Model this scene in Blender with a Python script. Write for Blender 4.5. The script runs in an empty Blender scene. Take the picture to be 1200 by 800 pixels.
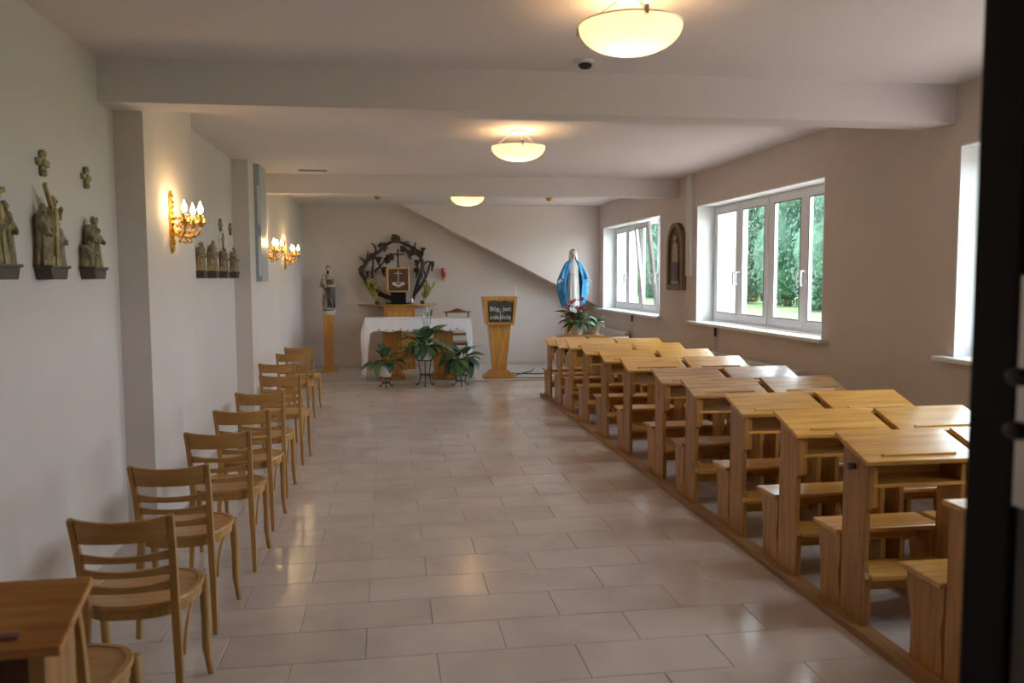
import bpy, math, random
from mathutils import Vector, Matrix
S = bpy.context.scene
C = S.collection
R = math.radians
pi = math.pi
rnd = random.Random(7)

# ------------------------------------------------------------------ camera
EYE = 1.6
YAW, PITCH, ROLL, FPX = R(8.5525), R(-4.4258), R(-0.25), 968.65
fw = Vector((math.sin(YAW)*math.cos(PITCH), math.cos(YAW)*math.cos(PITCH), math.sin(PITCH)))
rt = Vector((math.cos(YAW), -math.sin(YAW), 0))
up = rt.cross(fw)
rt2 = rt*math.cos(ROLL)+up*math.sin(ROLL)
up2 = up*math.cos(ROLL)-rt*math.sin(ROLL)
cam = bpy.data.cameras.new('camera')
cam.sensor_width = 36.0
cam.lens = FPX/1200*36
cam.clip_start = 0.05
cam.dof.use_dof = True
cam.dof.focus_distance = 7.5
cam.dof.aperture_fstop = 3.2
co = bpy.data.objects.new('camera', cam)
M4 = Matrix((( rt2.x, up2.x, -fw.x, 0), (rt2.y, up2.y, -fw.y, 0), (rt2.z, up2.z, -fw.z, EYE), (0, 0, 0, 1)))
co.matrix_world = M4
C.objects.link(co)
S.camera = co

# ------------------------------------------------------------------ world, exposure
S.view_settings.view_transform = 'Standard'
S.view_settings.look = 'None'
S.view_settings.gamma = 1
S.view_settings.use_curve_mapping = False
S.view_settings.exposure = 3.68
w = bpy.data.worlds.new('overcast_sky')
S.world = w
w.use_nodes = True
bg = w.node_tree.nodes['Background']
bg.inputs[0].default_value = (0.77, 0.865, 1.0, 1)      # even overcast sky
bg.inputs[1].default_value = 1.0

# ------------------------------------------------------------------ the room's measures
XW, XP, XR, XO = -1.6, -1.43, 3.73, 4.11      # left wall, pier face, right wall inside / outside
YF, YN, YB = 14.78, 1.02, -1.5                # altar wall, door wall, corridor end
ZC, ZB = 2.85, 2.6                            # ceiling, underside of the beams
SILL, HEAD = 1.06, 2.455
WINS = [(2.0, 5.0), (6.69, 9.66), (11.03, 14.07)]
for i, (a, b) in enumerate(WINS):             # portals: guide the sky light through the panes
    L = bpy.data.lights.new('window_portal', 'AREA')
    L.shape = 'RECTANGLE'; L.size = HEAD-SILL; L.size_y = b-a
    L.cycles.is_portal = True
    o = bpy.data.objects.new('window_portal', L)
    o.location = (4.06, (a+b)/2, (SILL+HEAD)/2)
    o.rotation_euler = (0, R(90), 0)
    C.objects.link(o)

# ------------------------------------------------------------------ mesh helpers
class MB:
    def __init__(s): s.v = []; s.f = []
    def add(s, v, f):
        n = len(s.v); s.v += [tuple(p) for p in v]; s.f += [tuple(i+n for i in q) for q in f]; return s
    def box(s, x0, x1, y0, y1, z0, z1):
        v = [(x, y, z) for z in (z0, z1) for y in (y0, y1) for x in (x0, x1)]
        return s.add(v, [(0,2,3,1),(4,5,7,6),(0,1,5,4),(2,6,7,3),(0,4,6,2),(1,3,7,5)])
    def prism(s, poly, axis, a, b):
        # poly: 2D points; axis x -> (y,z), y -> (x,z), z -> (x,y)
        def P(p, t):
            return {'x': (t, p[0], p[1]), 'y': (p[0], t, p[1]), 'z': (p[0], p[1], t)}[axis]
        n = len(poly)
        v = [P(p, a) for p in poly]+[P(p, b) for p in poly]
        f = [tuple(range(n))[::-1], tuple(range(n, 2*n))]
        f += [(i, (i+1) % n, n+(i+1) % n, n+i) for i in range(n)]
        return s.add(v, f)
    def rings(s, rings, cap=True, closed=True):
        n = len(rings[0]); v = [p for r in rings for p in r]; f = []
        for k in range(len(rings)-1):
            for i in range(n if closed else n-1):
                j = (i+1) % n
                f.append((k*n+i, k*n+j, (k+1)*n+j, (k+1)*n+i))
        if cap and closed:
            f.append(tuple(range(n))[::-1]); f.append(tuple(range((len(rings)-1)*n, len(rings)*n)))
        return s.add(v, f)
    def tube(s, path, rad, n=8, flat=1.0, sq=False):
        path = [Vector(p) for p in path]
        if not isinstance(rad, (list, tuple)): rad = [rad]*len(path)
        t0 = (path[1]-path[0]).normalized()
        ref = Vector((0, 0, 1)) if abs(t0.z) < .9 else Vector((1, 0, 0))
        a = t0.cross(ref).normalized(); out = []
        for i, p in enumerate(path):
            t = (path[min(i+1, len(path)-1)]-path[max(i-1, 0)]).normalized()
            a = (a-t*a.dot(t)).normalized(); b = t.cross(a)
            off = pi/4 if sq else 0
            out.append([p+a*math.cos(2*pi*k/n+off)*rad[i]+b*math.sin(2*pi*k/n+off)*rad[i]*flat for k in range(n)])
        return s.rings(out)
    def lathe(s, prof, n=24, c=(0, 0, 0), cap=True):
        return s.rings([[(c[0]+r*math.cos(2*pi*k/n), c[1]+r*math.sin(2*pi*k/n), c[2]+z) for k in range(n)] for r, z in prof], cap)
    def ball(s, c, r, n=12, m=8):
        if not isinstance(r, (list, tuple)): r = (r, r, r)
        rg = []
        for j in range(m+1):
            a = -pi/2+pi*j/m; cr = max(math.cos(a), .02)
            rg.append([(c[0]+r[0]*cr*math.cos(2*pi*k/n), c[1]+r[1]*cr*math.sin(2*pi*k/n), c[2]+r[2]*math.sin(a)) for k in range(n)])
        return s.rings(rg)
    def mesh(s, name, mat, smooth=False):
        me = bpy.data.meshes.new(name); me.from_pydata(s.v, [], s.f); me.update()
        if mat: me.materials.append(mat)
        if smooth:
            for p in me.polygons: p.use_smooth = True
            try: me.set_sharp_from_angle(angle=R(42))
            except Exception: pass
        return me
    def build(s, name, mat, parent=None, smooth=False, bevel=0, loc=None, label=None):
        o = bpy.data.objects.new(name, s.mesh(name, mat, smooth)); C.objects.link(o)
        if parent: o.parent = parent
        if loc: o.location = loc
        if bevel:
            b = o.modifiers.new('bevel', 'BEVEL'); b.width = bevel; b.segments = 2; b.limit_method = 'ANGLE'; b.angle_limit = R(50)
        if label: o['label'] = label
        return o
def obj(name, me, parent=None, loc=(0,0,0), rot=(0,0,0), sc=(1,1,1)):
    o = bpy.data.objects.new(name, me); C.objects.link(o)
    if parent: o.parent = parent
    o.location = loc; o.rotation_euler = rot; o.scale = sc
    return o
def tag(o, label=None, cat=None, group=None, kind=None):
    if label: o['label'] = label
    if cat: o['category'] = cat
    if group: o['group'] = group
    if kind: o['kind'] = kind
    return o
def thing(name, label, cat, loc=(0,0,0), rz=0, group=None):
    o = bpy.data.objects.new(name, None); C.objects.link(o)
    o.empty_display_size = .1
    o.location = loc; o.rotation_euler = (0, 0, rz)
    return tag(o, label, cat, group)
def kids(o): return [c for c in bpy.data.objects if c.parent == o]
def copy_tree(o, parent=None):
    c = o.copy(); C.objects.link(c); c.parent = parent
    for ch in kids(o): copy_tree(ch, c)
    return c
def spline(pts, n=6):
    P = [Vector(p) for p in pts]; out = []
    for i in range(len(P)-1):
        p0 = P[max(i-1, 0)]; p1 = P[i]; p2 = P[i+1]; p3 = P[min(i+2, len(P)-1)]
        for k in range(n):
            t = k/n
            out.append(.5*((2*p1)+(p2-p0)*t+(2*p0-5*p1+4*p2-p3)*t*t+(3*p1-p0-3*p2+p3)*t*t*t))
    out.append(P[-1]); return out
def lerp(a, b, t): return a+(b-a)*t

# ------------------------------------------------------------------ materials
def mat(name):
    m = bpy.data.materials.new(name); m.use_nodes = True
    nt = m.node_tree; return m, nt, nt.nodes, nt.links, nt.nodes['Principled BSDF']
def plain(name, col, rough=.6, metal=0, var=.06, scale=6, bump=0, spec=.5, coat=0, bscale=60):
    m, nt, N, L, B = mat(name)
    tc = N.new('ShaderNodeTexCoord'); no = N.new('ShaderNodeTexNoise')
    no.inputs['Scale'].default_value = scale; no.inputs['Detail'].default_value = 4
    L.new(tc.outputs['Object'], no.inputs['Vector'])
    r = N.new('ShaderNodeValToRGB'); L.new(no.outputs['Fac'], r.inputs[0])
    r.color_ramp.elements[0].position = .3; r.color_ramp.elements[1].position = .7
    r.color_ramp.elements[0].color = tuple(max(c*(1-var), 0) for c in col)+(1,)
    r.color_ramp.elements[1].color = tuple(min(c*(1+var), 1) for c in col)+(1,)
    L.new(r.outputs[0], B.inputs['Base Color'])
    B.inputs['Roughness'].default_value = rough; B.inputs['Metallic'].default_value = metal
    B.inputs['Specular IOR Level'].default_value = spec; B.inputs['Coat Weight'].default_value = coat
    B.inputs['Coat Roughness'].default_value = .15
    if bump:
        n2 = N.new('ShaderNodeTexNoise'); n2.inputs['Scale'].default_value = bscale; n2.inputs['Detail'].default_value = 3
        L.new(tc.outputs['Object'], n2.inputs['Vector'])
        b = N.new('ShaderNodeBump'); b.inputs['Strength'].default_value = bump; b.inputs['Distance'].default_value = .01
        L.new(n2.outputs['Fac'], b.inputs['Height']); L.new(b.outputs[0], B.inputs['Normal'])
    return m
def wood(name, dark, light, axis='z', rough=.35, coat=.3, scale=1.0, knots=True, objvar=.0):
    m, nt, N, L, B = mat(name)
    tc = N.new('ShaderNodeTexCoord'); mp = N.new('ShaderNodeMapping')
    oi = N.new('ShaderNodeObjectInfo')
    add = N.new('ShaderNodeVectorMath'); add.operation = 'ADD'
    mul = N.new('ShaderNodeMath'); mul.operation = 'MULTIPLY'; mul.inputs[1].default_value = 17.0
    L.new(oi.outputs['Random'], mul.inputs[0])
    L.new(tc.outputs['Object'], add.inputs[0]); L.new(mul.outputs[0], add.inputs[1])
    sc = {'x': (1.2, 16, 16), 'y': (16, 1.2, 16), 'z': (16, 16, 1.2)}[axis]
    mp.inputs['Scale'].default_value = tuple(c*scale for c in sc)
    L.new(add.outputs[0], mp.inputs[0])
    n1 = N.new('ShaderNodeTexNoise'); n1.inputs['Scale'].default_value = 2.2; n1.inputs['Detail'].default_value = 6; n1.inputs['Distortion'].default_value = .6
    L.new(mp.outputs[0], n1.inputs['Vector'])
    r = N.new('ShaderNodeValToRGB'); L.new(n1.outputs['Fac'], r.inputs[0])
    r.color_ramp.elements[0].position = .32; r.color_ramp.elements[1].position = .62
    r.color_ramp.elements[0].color = dark+(1,); r.color_ramp.elements[1].color = light+(1,)
    col = r.outputs[0]
    if knots:
        vo = N.new('ShaderNodeTexVoronoi'); vo.inputs['Scale'].default_value = 1.0
        m2 = N.new('ShaderNodeMapping')
        m2.inputs['Scale'].default_value = {'x': (2.6, 6, 6), 'y': (6, 2.6, 6), 'z': (6, 6, 2.6)}[axis]
        L.new(add.outputs[0], m2.inputs[0]); L.new(m2.outputs[0], vo.inputs['Vector'])
        r2 = N.new('ShaderNodeValToRGB'); L.new(vo.outputs['Distance'], r2.inputs[0])
        r2.color_ramp.elements[0].position = .07; r2.color_ramp.elements[1].position = .16
        r2.color_ramp.elements[0].color = (.38, .28, .22, 1); r2.color_ramp.elements[1].color = (1, 1, 1, 1)
        mx = N.new('ShaderNodeMix'); mx.data_type = 'RGBA'; mx.blend_type = 'MULTIPLY'; mx.inputs[0].default_value = .8
        L.new(col, mx.inputs[6]); L.new(r2.outputs[0], mx.inputs[7]); col = mx.outputs[2]
    hs = N.new('ShaderNodeHueSaturation')
    mr = N.new('ShaderNodeMapRange'); mr.inputs[3].default_value = 1-objvar; mr.inputs[4].default_value = 1+objvar
    L.new(oi.outputs['Random'], mr.inputs[0]); L.new(mr.outputs[0], hs.inputs['Value'])
    L.new(col, hs.inputs['Color']); L.new(hs.outputs[0], B.inputs['Base Color'])
    B.inputs['Roughness'].default_value = rough; B.inputs['Coat Weight'].default_value = coat; B.inputs['Coat Roughness'].default_value = .12
    bp = N.new('ShaderNodeBump'); bp.inputs['Strength'].default_value = .12; bp.inputs['Distance'].default_value = .004
    L.new(n1.outputs['Fac'], bp.inputs['Height']); L.new(bp.outputs[0], B.inputs['Normal'])
    return m
def emit(name, col, strength):
    m = bpy.data.materials.new(name); m.use_nodes = True; N = m.node_tree.nodes; L = m.node_tree.links
    N.clear(); o = N.new('ShaderNodeOutputMaterial'); e = N.new('ShaderNodeEmission')
    e.inputs[0].default_value = col+(1,); e.inputs[1].default_value = strength
    L.new(e.outputs[0], o.inputs[0]); return m
def glass_pane(name):
    m = bpy.data.materials.new(name); m.use_nodes = True; N = m.node_tree.nodes; L = m.node_tree.links
    N.clear(); o = N.new('ShaderNodeOutputMaterial'); t = N.new('ShaderNodeBsdfTransparent'); g = N.new('ShaderNodeBsdfGlossy')
    t.inputs[0].default_value = (.93, .97, .95, 1); g.inputs['Roughness'].default_value = .02
    lw = N.new('ShaderNodeLayerWeight'); lw.inputs[0].default_value = .5
    pw = N.new('ShaderNodeMath'); pw.operation = 'POWER'; pw.inputs[1].default_value = 4.0; L.new(lw.outputs['Facing'], pw.inputs[0])
    fr = N.new('ShaderNodeMapRange'); fr.inputs[3].default_value = .03; fr.inputs[4].default_value = .75; L.new(pw.outputs[0], fr.inputs[0])
    mx = N.new('ShaderNodeMixShader'); L.new(fr.outputs[0], mx.inputs[0]); L.new(t.outputs[0], mx.inputs[1]); L.new(g.outputs[0], mx.inputs[2])
    L.new(mx.outputs[0], o.inputs[0]); return m
def leafmat(name, a, b, trans=.25, rough=.45):
    m, nt, N, L, B = mat(name)
    oi = N.new('ShaderNodeObjectInfo'); tc = N.new('ShaderNodeTexCoord'); no = N.new('ShaderNodeTexNoise'); no.inputs['Scale'].default_value = 3
    L.new(tc.outputs['Object'], no.inputs['Vector'])
    r = N.new('ShaderNodeValToRGB'); L.new(no.outputs['Fac'], r.inputs[0])
    r.color_ramp.elements[0].position = .35; r.color_ramp.elements[1].position = .68
    r.color_ramp.elements[0].color = a+(1,); r.color_ramp.elements[1].color = b+(1,)
    L.new(r.outputs[0], B.inputs['Base Color']); B.inputs['Roughness'].default_value = rough
    return m

M = {}
M['wall'] = plain('painted_plaster', (.70, .61, .56), .85, var=.025, scale=1.5, bump=.08, bscale=90)
M['ceiling'] = plain('ceiling_paint', (.75, .675, .66), .85, var=.02, scale=1.0)
M['reveal'] = plain('white_reveal_paint', (.84, .84, .83), .6, var=.02)
M['pvc'] = plain('white_window_plastic', (.82, .82, .84), .35, var=.01)
M['sill'] = plain('white_sill', (.86, .85, .84), .3, var=.015)
M['seam'] = plain('grey_gasket', (.30, .29, .30), .6)
M['glass'] = glass_pane('window_glass')
M['grout'] = plain('floor_grout', (.42, .36, .335), .8)
M['ext'] = plain('cream_render', (.78, .74, .64), .9, var=.04)
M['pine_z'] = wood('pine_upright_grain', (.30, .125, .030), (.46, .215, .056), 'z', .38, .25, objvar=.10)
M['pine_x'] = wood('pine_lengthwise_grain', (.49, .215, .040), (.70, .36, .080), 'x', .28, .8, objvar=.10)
M['pine_worn'] = wood('weathered_pine', (.30, .125, .04), (.62, .33, .12), 'x', .28, .8, scale=1.3, objvar=.08)
M['beech'] = wood('beech_varnish', (.41, .19, .046), (.52, .27, .076), 'z', .38, .25, scale=.8, knots=False, objvar=.05)
M['beech_x'] = wood('beech_rail', (.41, .19, .046), (.52, .27, .076), 'x', .38, .25, scale=.8, knots=False, objvar=.05)
M['rail'] = wood('floor_rail_wood', (.24, .12, .048), (.36, .19, .078), 'y', .5, .1)
M['orange'] = wood('orange_varnish', (.42, .14, .012), (.60, .235, .03), 'x', .25, .45, knots=False)
M['altarwood'] = wood('altar_oak', (.40, .165, .03), (.56, .26, .05), 'z', .4, .25, knots=False)
M['ambo'] = wood('ambo_pine', (.52, .225, .045), (.70, .35, .075), 'z', .38, .3, knots=False)
M['redwood'] = wood('chair_mahogany', (.18, .07, .035), (.28, .12, .06), 'x', .4, .2, knots=False)
M['carved'] = plain('carved_limewood', (.30, .225, .125), .55, var=.5, scale=22, bump=.8, bscale=55)
M['carvedgold'] = plain('carved_gilt_tint', (.36, .265, .11), .5, var=.3, scale=16, bump=.4, bscale=55)
M['console'] = plain('dark_console', (.085, .055, .045), .5, var=.2, scale=10)
M['gold'] = plain('antique_gold', (.72, .42, .12), .35, 1, var=.25, scale=40, bump=.4, bscale=90)
M['candle'] = plain('candle_sleeve', (.78, .50, .16), .5)
M['bulb'] = emit('flame_bulb', (1, .70, .34), 9)
M['steel'] = plain('brushed_steel', (.55, .52, .48), .35, 1)
M['darkmetal'] = plain('dark_iron', (.045, .04, .038), .45, .6)
M['bronze'] = plain('dark_bronze', (.07, .045, .035), .45, .5, var=.3, scale=20, bump=.3)
M['black'] = plain('black_paint_and_shade', (.010, .008, .007), .6, spec=.15)  # real black on the plinth; on the door edge it stands in for shade
M['doorgrey'] = plain('grey_brown_door', (.10, .085, .072), .5)
M['cloth'] = plain('white_linen', (.87, .86, .94), .9, var=.04, scale=30, bump=.1, bscale=200)
M['pot'] = plain('glazed_white_pot', (.74, .72, .62), .3, coat=.3)
M['leaf'] = leafmat('dark_glossy_leaf', (.025, .075, .04), (.085, .165, .08), rough=.35)
M['leaf2'] = leafmat('fresh_leaf', (.04, .12, .03), (.11, .24, .06))
M['yellowleaf'] = leafmat('yellow_green_sprig', (.34, .33, .05), (.55, .52, .12))
M['redflower'] = plain('red_petal', (.55, .05, .06), .5, var=.2)
M['whiteflower'] = plain('white_petal', (.8, .8, .72), .5)
M['blue'] = plain('blue_cloak_paint', (.035, .30, .62), .45, var=.35, scale=14, bump=.2, bscale=30)
M['ivory'] = plain('ivory_gown_paint', (.74, .72, .70), .5, var=.06, scale=10, bump=.15, bscale=40)
M['skin'] = plain('painted_skin', (.70, .50, .40), .5, var=.05)
M['brownrobe'] = plain('brown_cloak_paint', (.075, .05, .04), .5, var=.3, scale=14)
M['cream'] = plain('cream_tunic_paint', (.38, .33, .24), .5, var=.2, scale=14)
M['hair'] = plain('dark_hair', (.05, .03, .02), .6)
M['foil'] = plain('silver_foil', (.72, .74, .74), .3, .7, bump=.6, bscale=40)
M['redglass'] = plain('red_lamp_glass', (.48, .02, .03), .2, coat=.5)
M['radiator'] = plain('radiator_enamel', (.72, .70, .68), .4, var=.01)
M['stone'] = plain('pale_platform_stone', (.60, .545, .49), .3, var=.12, scale=3)
M['cable'] = plain('cable_rubber', (.06, .05, .05), .6)
M['bookdark'] = plain('dark_book_cover', (.03, .032, .05), .5)
M['paper'] = plain('book_pages', (.7, .66, .55), .8)
M['iconwood'] = wood('icon_frame_wood', (.12, .075, .035), (.22, .135, .065), 'z', .5, .1, knots=False)
M['iconpale'] = plain('icon_pale_paint', (.46, .37, .28), .6, var=.25, scale=20)
M['iconviolet'] = plain('icon_violet_paint', (.15, .11, .12), .6, var=.25, scale=20)
M['blackboard'] = plain('slate_book_panel', (.055, .05, .04), .6, var=.4, scale=30)
M['letter'] = plain('grey_lettering', (.58, .55, .50), .5)
M['maroon'] = plain('maroon_enamel', (.09, .035, .02), .4)
M['grass'] = plain('lawn_grass', (.17, .26, .09), .9, var=.3, scale=.8, bump=.5)
M['bounce_paving'] = plain('warm_bounce_paving', (.50, .39, .33), .9, var=.12, scale=1.2)  # warm tone chosen to tint the light bounced onto the ceiling
M['bark'] = plain('tree_bark', (.06, .045, .035), .9, var=.3)
M['treeleaf'] = leafmat('tree_foliage', (.022, .066, .038), (.062, .145, .072), rough=.6)
M['treeleaf2'] = leafmat('light_tree_foliage', (.06, .125, .05), (.13, .21, .085), rough=.6)
def tile_mat():
    m, nt, N, L, B = mat('polished_beige_tile')
    tc = N.new('ShaderNodeTexCoord'); oi = N.new('ShaderNodeObjectInfo'); ge = N.new('ShaderNodeNewGeometry')
    n1 = N.new('ShaderNodeTexNoise'); n1.inputs['Scale'].default_value = 2.3; n1.inputs['Detail'].default_value = 7; n1.inputs['Distortion'].default_value = .8
    L.new(ge.outputs['Position'], n1.inputs['Vector'])
    r = N.new('ShaderNodeValToRGB'); L.new(n1.outputs['Fac'], r.inputs[0])
    r.color_ramp.elements[0].position = .28; r.color_ramp.elements[1].position = .72
    r.color_ramp.elements[0].color = (.53, .448, .412, 1); r.color_ramp.elements[1].color = (.66, .572, .53, 1)
    hs = N.new('ShaderNodeHueSaturation'); mr = N.new('ShaderNodeMapRange'); mr.inputs[3].default_value = .94; mr.inputs[4].default_value = 1.06
    ad = N.new('ShaderNodeMath'); ad.operation = 'ADD'; fr = N.new('ShaderNodeMath'); fr.operation = 'FRACT'
    L.new(oi.outputs['Random'], ad.inputs[0]); L.new(ge.outputs['Random Per Island'], ad.inputs[1]); L.new(ad.outputs[0], fr.inputs[0])
    L.new(fr.outputs[0], mr.inputs[0]); L.new(mr.outputs[0], hs.inputs['Value']); L.new(r.outputs[0], hs.inputs['Color'])
    L.new(hs.outputs[0], B.inputs['Base Color'])
    n2 = N.new('ShaderNodeTexNoise'); n2.inputs['Scale'].default_value = 9; L.new(ge.outputs['Position'], n2.inputs['Vector'])
    m2 = N.new('ShaderNodeMapRange'); m2.inputs[3].default_value = .10; m2.inputs[4].default_value = .24
    L.new(n2.outputs['Fac'], m2.inputs[0]); L.new(m2.outputs[0], B.inputs['Roughness'])
    b = N.new('ShaderNodeBump'); b.inputs['Strength'].default_value = .05; b.inputs['Distance'].default_value = .01
    L.new(n2.outputs['Fac'], b.inputs['Height']); L.new(b.outputs[0], B.inputs['Normal'])
    return m
M['tile'] = tile_mat()
def bowl_mat():
    m = bpy.data.materials.new('frosted_lamp_glass'); m.use_nodes = True; N = m.node_tree.nodes; L = m.node_tree.links
    N.clear(); o = N.new('ShaderNodeOutputMaterial'); t = N.new('ShaderNodeBsdfTranslucent'); d = N.new('ShaderNodeBsdfPrincipled')
    t.inputs[0].default_value = (.96, .88, .70, 1); d.inputs['Base Color'].default_value = (.85, .78, .62, 1); d.inputs['Roughness'].default_value = .35
    mx = N.new('ShaderNodeMixShader'); mx.inputs[0].default_value = .72
    L.new(d.outputs[0], mx.inputs[1]); L.new(t.outputs[0], mx.inputs[2])
    e = N.new('ShaderNodeEmission'); e.inputs[0].default_value = (1, .76, .44, 1); e.inputs[1].default_value = .014   # glass lit through by its bulbs
    a = N.new('ShaderNodeAddShader'); L.new(mx.outputs[0], a.inputs[0]); L.new(e.outputs[0], a.inputs[1])
    L.new(a.outputs[0], o.inputs[0]); return m
M['bowl'] = bowl_mat()

# ================================================================== THE SETTING
def struct(name, mb, m, parent=None, bevel=0):
    return tag(mb.build(name, m, parent, bevel=bevel), kind='structure')
# floor: slab of grout with tiles
TW, TD, T0 = .602, .3115, 3.426
floor = struct('floor', MB().box(XW-.2, XO, YB-.1, YF+.2, -.12, -.004), M['grout'])
g = .0016
bt = .0015
def tile_geo(mb, x0, x1, y0, y1):
    a, b, c, d = x0+g, x1-g, y0+g, y1-g
    mb.add([(a,c,-.004),(b,c,-.004),(b,d,-.004),(a,d,-.004),(a,c,-bt),(b,c,-bt),(b,d,-bt),(a,d,-bt),
            (a+bt,c+bt,0),(b-bt,c+bt,0),(b-bt,d-bt,0),(a+bt,d-bt,0)],
           [(0,1,5,4),(1,2,6,5),(2,3,7,6),(3,0,4,7),(4,5,9,8),(5,6,10,9),(6,7,11,10),(7,4,8,11),(8,9,10,11)])
tile_cache = {}
far_tiles = MB()
k0 = math.floor((YB-T0)/TD)
for k in range(k0, int((YF-T0)/TD)+2):
    y0, y1 = max(T0+k*TD, YB), min(T0+(k+1)*TD, YF)
    if y1-y0 < .03: continue
    off = -.116 if k % 2 == 0 else -.417
    j = math.floor((XW-off)/TW)
    while off+j*TW < XR:
        x0, x1 = max(off+j*TW, XW), min(off+(j+1)*TW, XR)
        j += 1
        if x1-x0 < .03: continue
        if 2.6 < y0 < 8.4 and x1 > -1.5:
            key = (round(x1-x0, 3), round(y1-y0, 3))
            if key not in tile_cache:
                tb = MB(); tile_geo(tb, 0, x1-x0, 0, y1-y0); tile_cache[key] = tb.mesh('tile', M['tile'])
            obj('tile', tile_cache[key], floor, (x0, y0, 0))
        else:
            tile_geo(far_tiles, x0, x1, y0, y1)
tag(far_tiles.build('tile_field', M['tile'], floor), kind='stuff')

struct('ceiling', MB().box(XW-.2, XO, YB-.1, YF+.2, ZC, ZC+.12), M['ceiling'])
wl = MB().box(XW-.2, XW, YB-.1, YF+.2, 0, ZC)
struct('wall_left', wl, M['wall'])
struct('wall_pier_1', MB().box(XW, XP, 5.30, 6.57, 0, ZC), M['wall'])
struct('wall_pier_2', MB().box(XW, XP, 9.12, YF, 0, ZC), M['wall'])
struct('ceiling_beam_1', MB().box(XW, XR, 5.05, 5.30, ZB, ZC), M['ceiling'])
struct('ceiling_beam_2', MB().box(XP, XR, 10.30, 10.55, ZB+.02, ZC), M['ceiling'])
struct('wall_altar', MB().box(XW, XO, YF, YF+.2, 0, ZC), M['wall'])
# sloping underside of a stair flight standing proud of the altar wall
struct('wall_stair_flight', MB().prism([(.243, ZC), (XR, ZC), (XR, 1.075)], 'y', YF-.45, YF), M['wall'])
# right wall with three openings
wr = MB()
ys = [YB-.1]+[v for a in WINS for v in a]+[YF+.2]
for i in range(0, len(ys), 2): wr.box(XR, XO, ys[i], ys[i+1], 0, ZC)
for a, b in WINS:
    wr.box(XR, XO, a, b, 0, SILL-.03); wr.box(XR, XO, a, b, HEAD, ZC)
struct('wall_right', wr, M['wall'])
# door wall and the corridor behind the camera
OX0, OX1, OZ = -.68, .835, 2.25
wn = MB().box(XW, OX0, YN-.16, YN, 0, ZC).box(OX1, XR, YN-.16, YN, 0, ZC).box(OX0, OX1, YN-.16, YN, OZ, ZC)
struct('wall_door', wn, M['wall'])
struct('wall_corridor', MB().box(XW, XR, YB-.1, YB, 0, ZC), M['wall'])
# baseboards
struct('baseboard_altar', MB().box(XP, XR, YF-.012, YF, 0, .08), M['stone'])
# low platform under the altar
struct('altar_platform', MB().box(XP, XR, 12.62, YF-.012, 0, .022), M['stone'], bevel=.004)

# ------------------------------------------------------------------ windows
def sash(parent, y0, y1, z0, z1, handle=None, tilt=0):
    fwid, th = .075, .04
    X0 = 3.945
    m = MB()
    m.box(0, th, 0, y1-y0, 0, fwid).box(0, th, 0, y1-y0, z1-z0-fwid, z1-z0)
    m.box(0, th, 0, fwid, fwid, z1-z0-fwid).box(0, th, y1-y0-fwid, y1-y0, fwid, z1-z0-fwid)
    s = m.build('sash', M['pvc'], parent, bevel=.004)
    s.location = (X0, y0, z0)
    s.rotation_euler = (0, -tilt, 0)
    q = MB()
    i = .012
    q.box(-.002, .001, fwid-.001, fwid+i, fwid, z1-z0-fwid).box(-.002, .001, y1-y0-fwid-i, y1-y0-fwid+.001, fwid, z1-z0-fwid)
    q.box(-.002, .001, fwid, y1-y0-fwid, fwid-.001, fwid+i).box(-.002, .001, fwid, y1-y0-fwid, z1-z0-fwid-i, z1-z0-fwid+.001)
    q.build('gasket', M['seam'], s)
    p = MB().box(.020, .026, fwid-.01, y1-y0-fwid+.01, fwid-.01, z1-z0-fwid+.01)
    p.build('pane', M['glass'], s)
    if handle is not None:
        hy = fwid*.5 if handle == 0 else (y1-y0)-fwid*.5
        h = MB().box(-.012, 0, hy-.016, hy+.016, .49, .57)
        h.tube(spline([(-.012, hy, .555), (-.05, hy, .55), (-.055, hy, .52), (-.055, hy, .43), (-.045, hy, .415)], 4), .011, 8)
        h.build('handle', M['pvc'], s, smooth=True)
    return s
for n, (a, b) in enumerate(WINS):
    e = bpy.data.objects.new('window_%d' % (n+1), None); C.objects.link(e); e['kind'] = 'structure'
    z0, z1 = SILL, HEAD
    fr = MB()
    fo = .055
    fr.box(3.955, 3.988, a, b, z0, z0+fo).box(3.955, 3.988, a, b, z1-fo, z1)
    W = (b-a)/4
    for k in range(5):
        yc = a+W*k; h = fo/2 if k in (1, 3) else fo
        lo, hi = max(a, yc-h), min(b, yc+h)
        if k in (1, 3): continue
        fr.box(3.955, 3.988, lo, hi, z0+fo, z1-fo)
    fr.build('window_frame', M['pvc'], e, bevel=.004)
    for k in range(4):
        lo = a+W*k+(.035 if k in (0, 2) else .003); hi = a+W*(k+1)-(.035 if k in (1, 3) else .003)
        tl = R(6.2) if (n == 2 and k == 1) else 0
        sash(e, lo, hi, z0+.035, z1-.03, 1 if k in (0, 2) else 0, tl)
    rv = MB()
    rv.box(XR-.001, 3.955, a, a+.012, z0, z1).box(XR-.001, 3.955, b-.012, b, z0, z1).box(XR-.001, 3.955, a, b, z1-.012, z1)
    rv.build('window_reveal', M['reveal'], e)
    MB().box(XR-.09, 3.96, a-.12, b+.10, z0-.032, z0).build('window_sill', M['sill'], e, bevel=.006)

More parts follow.
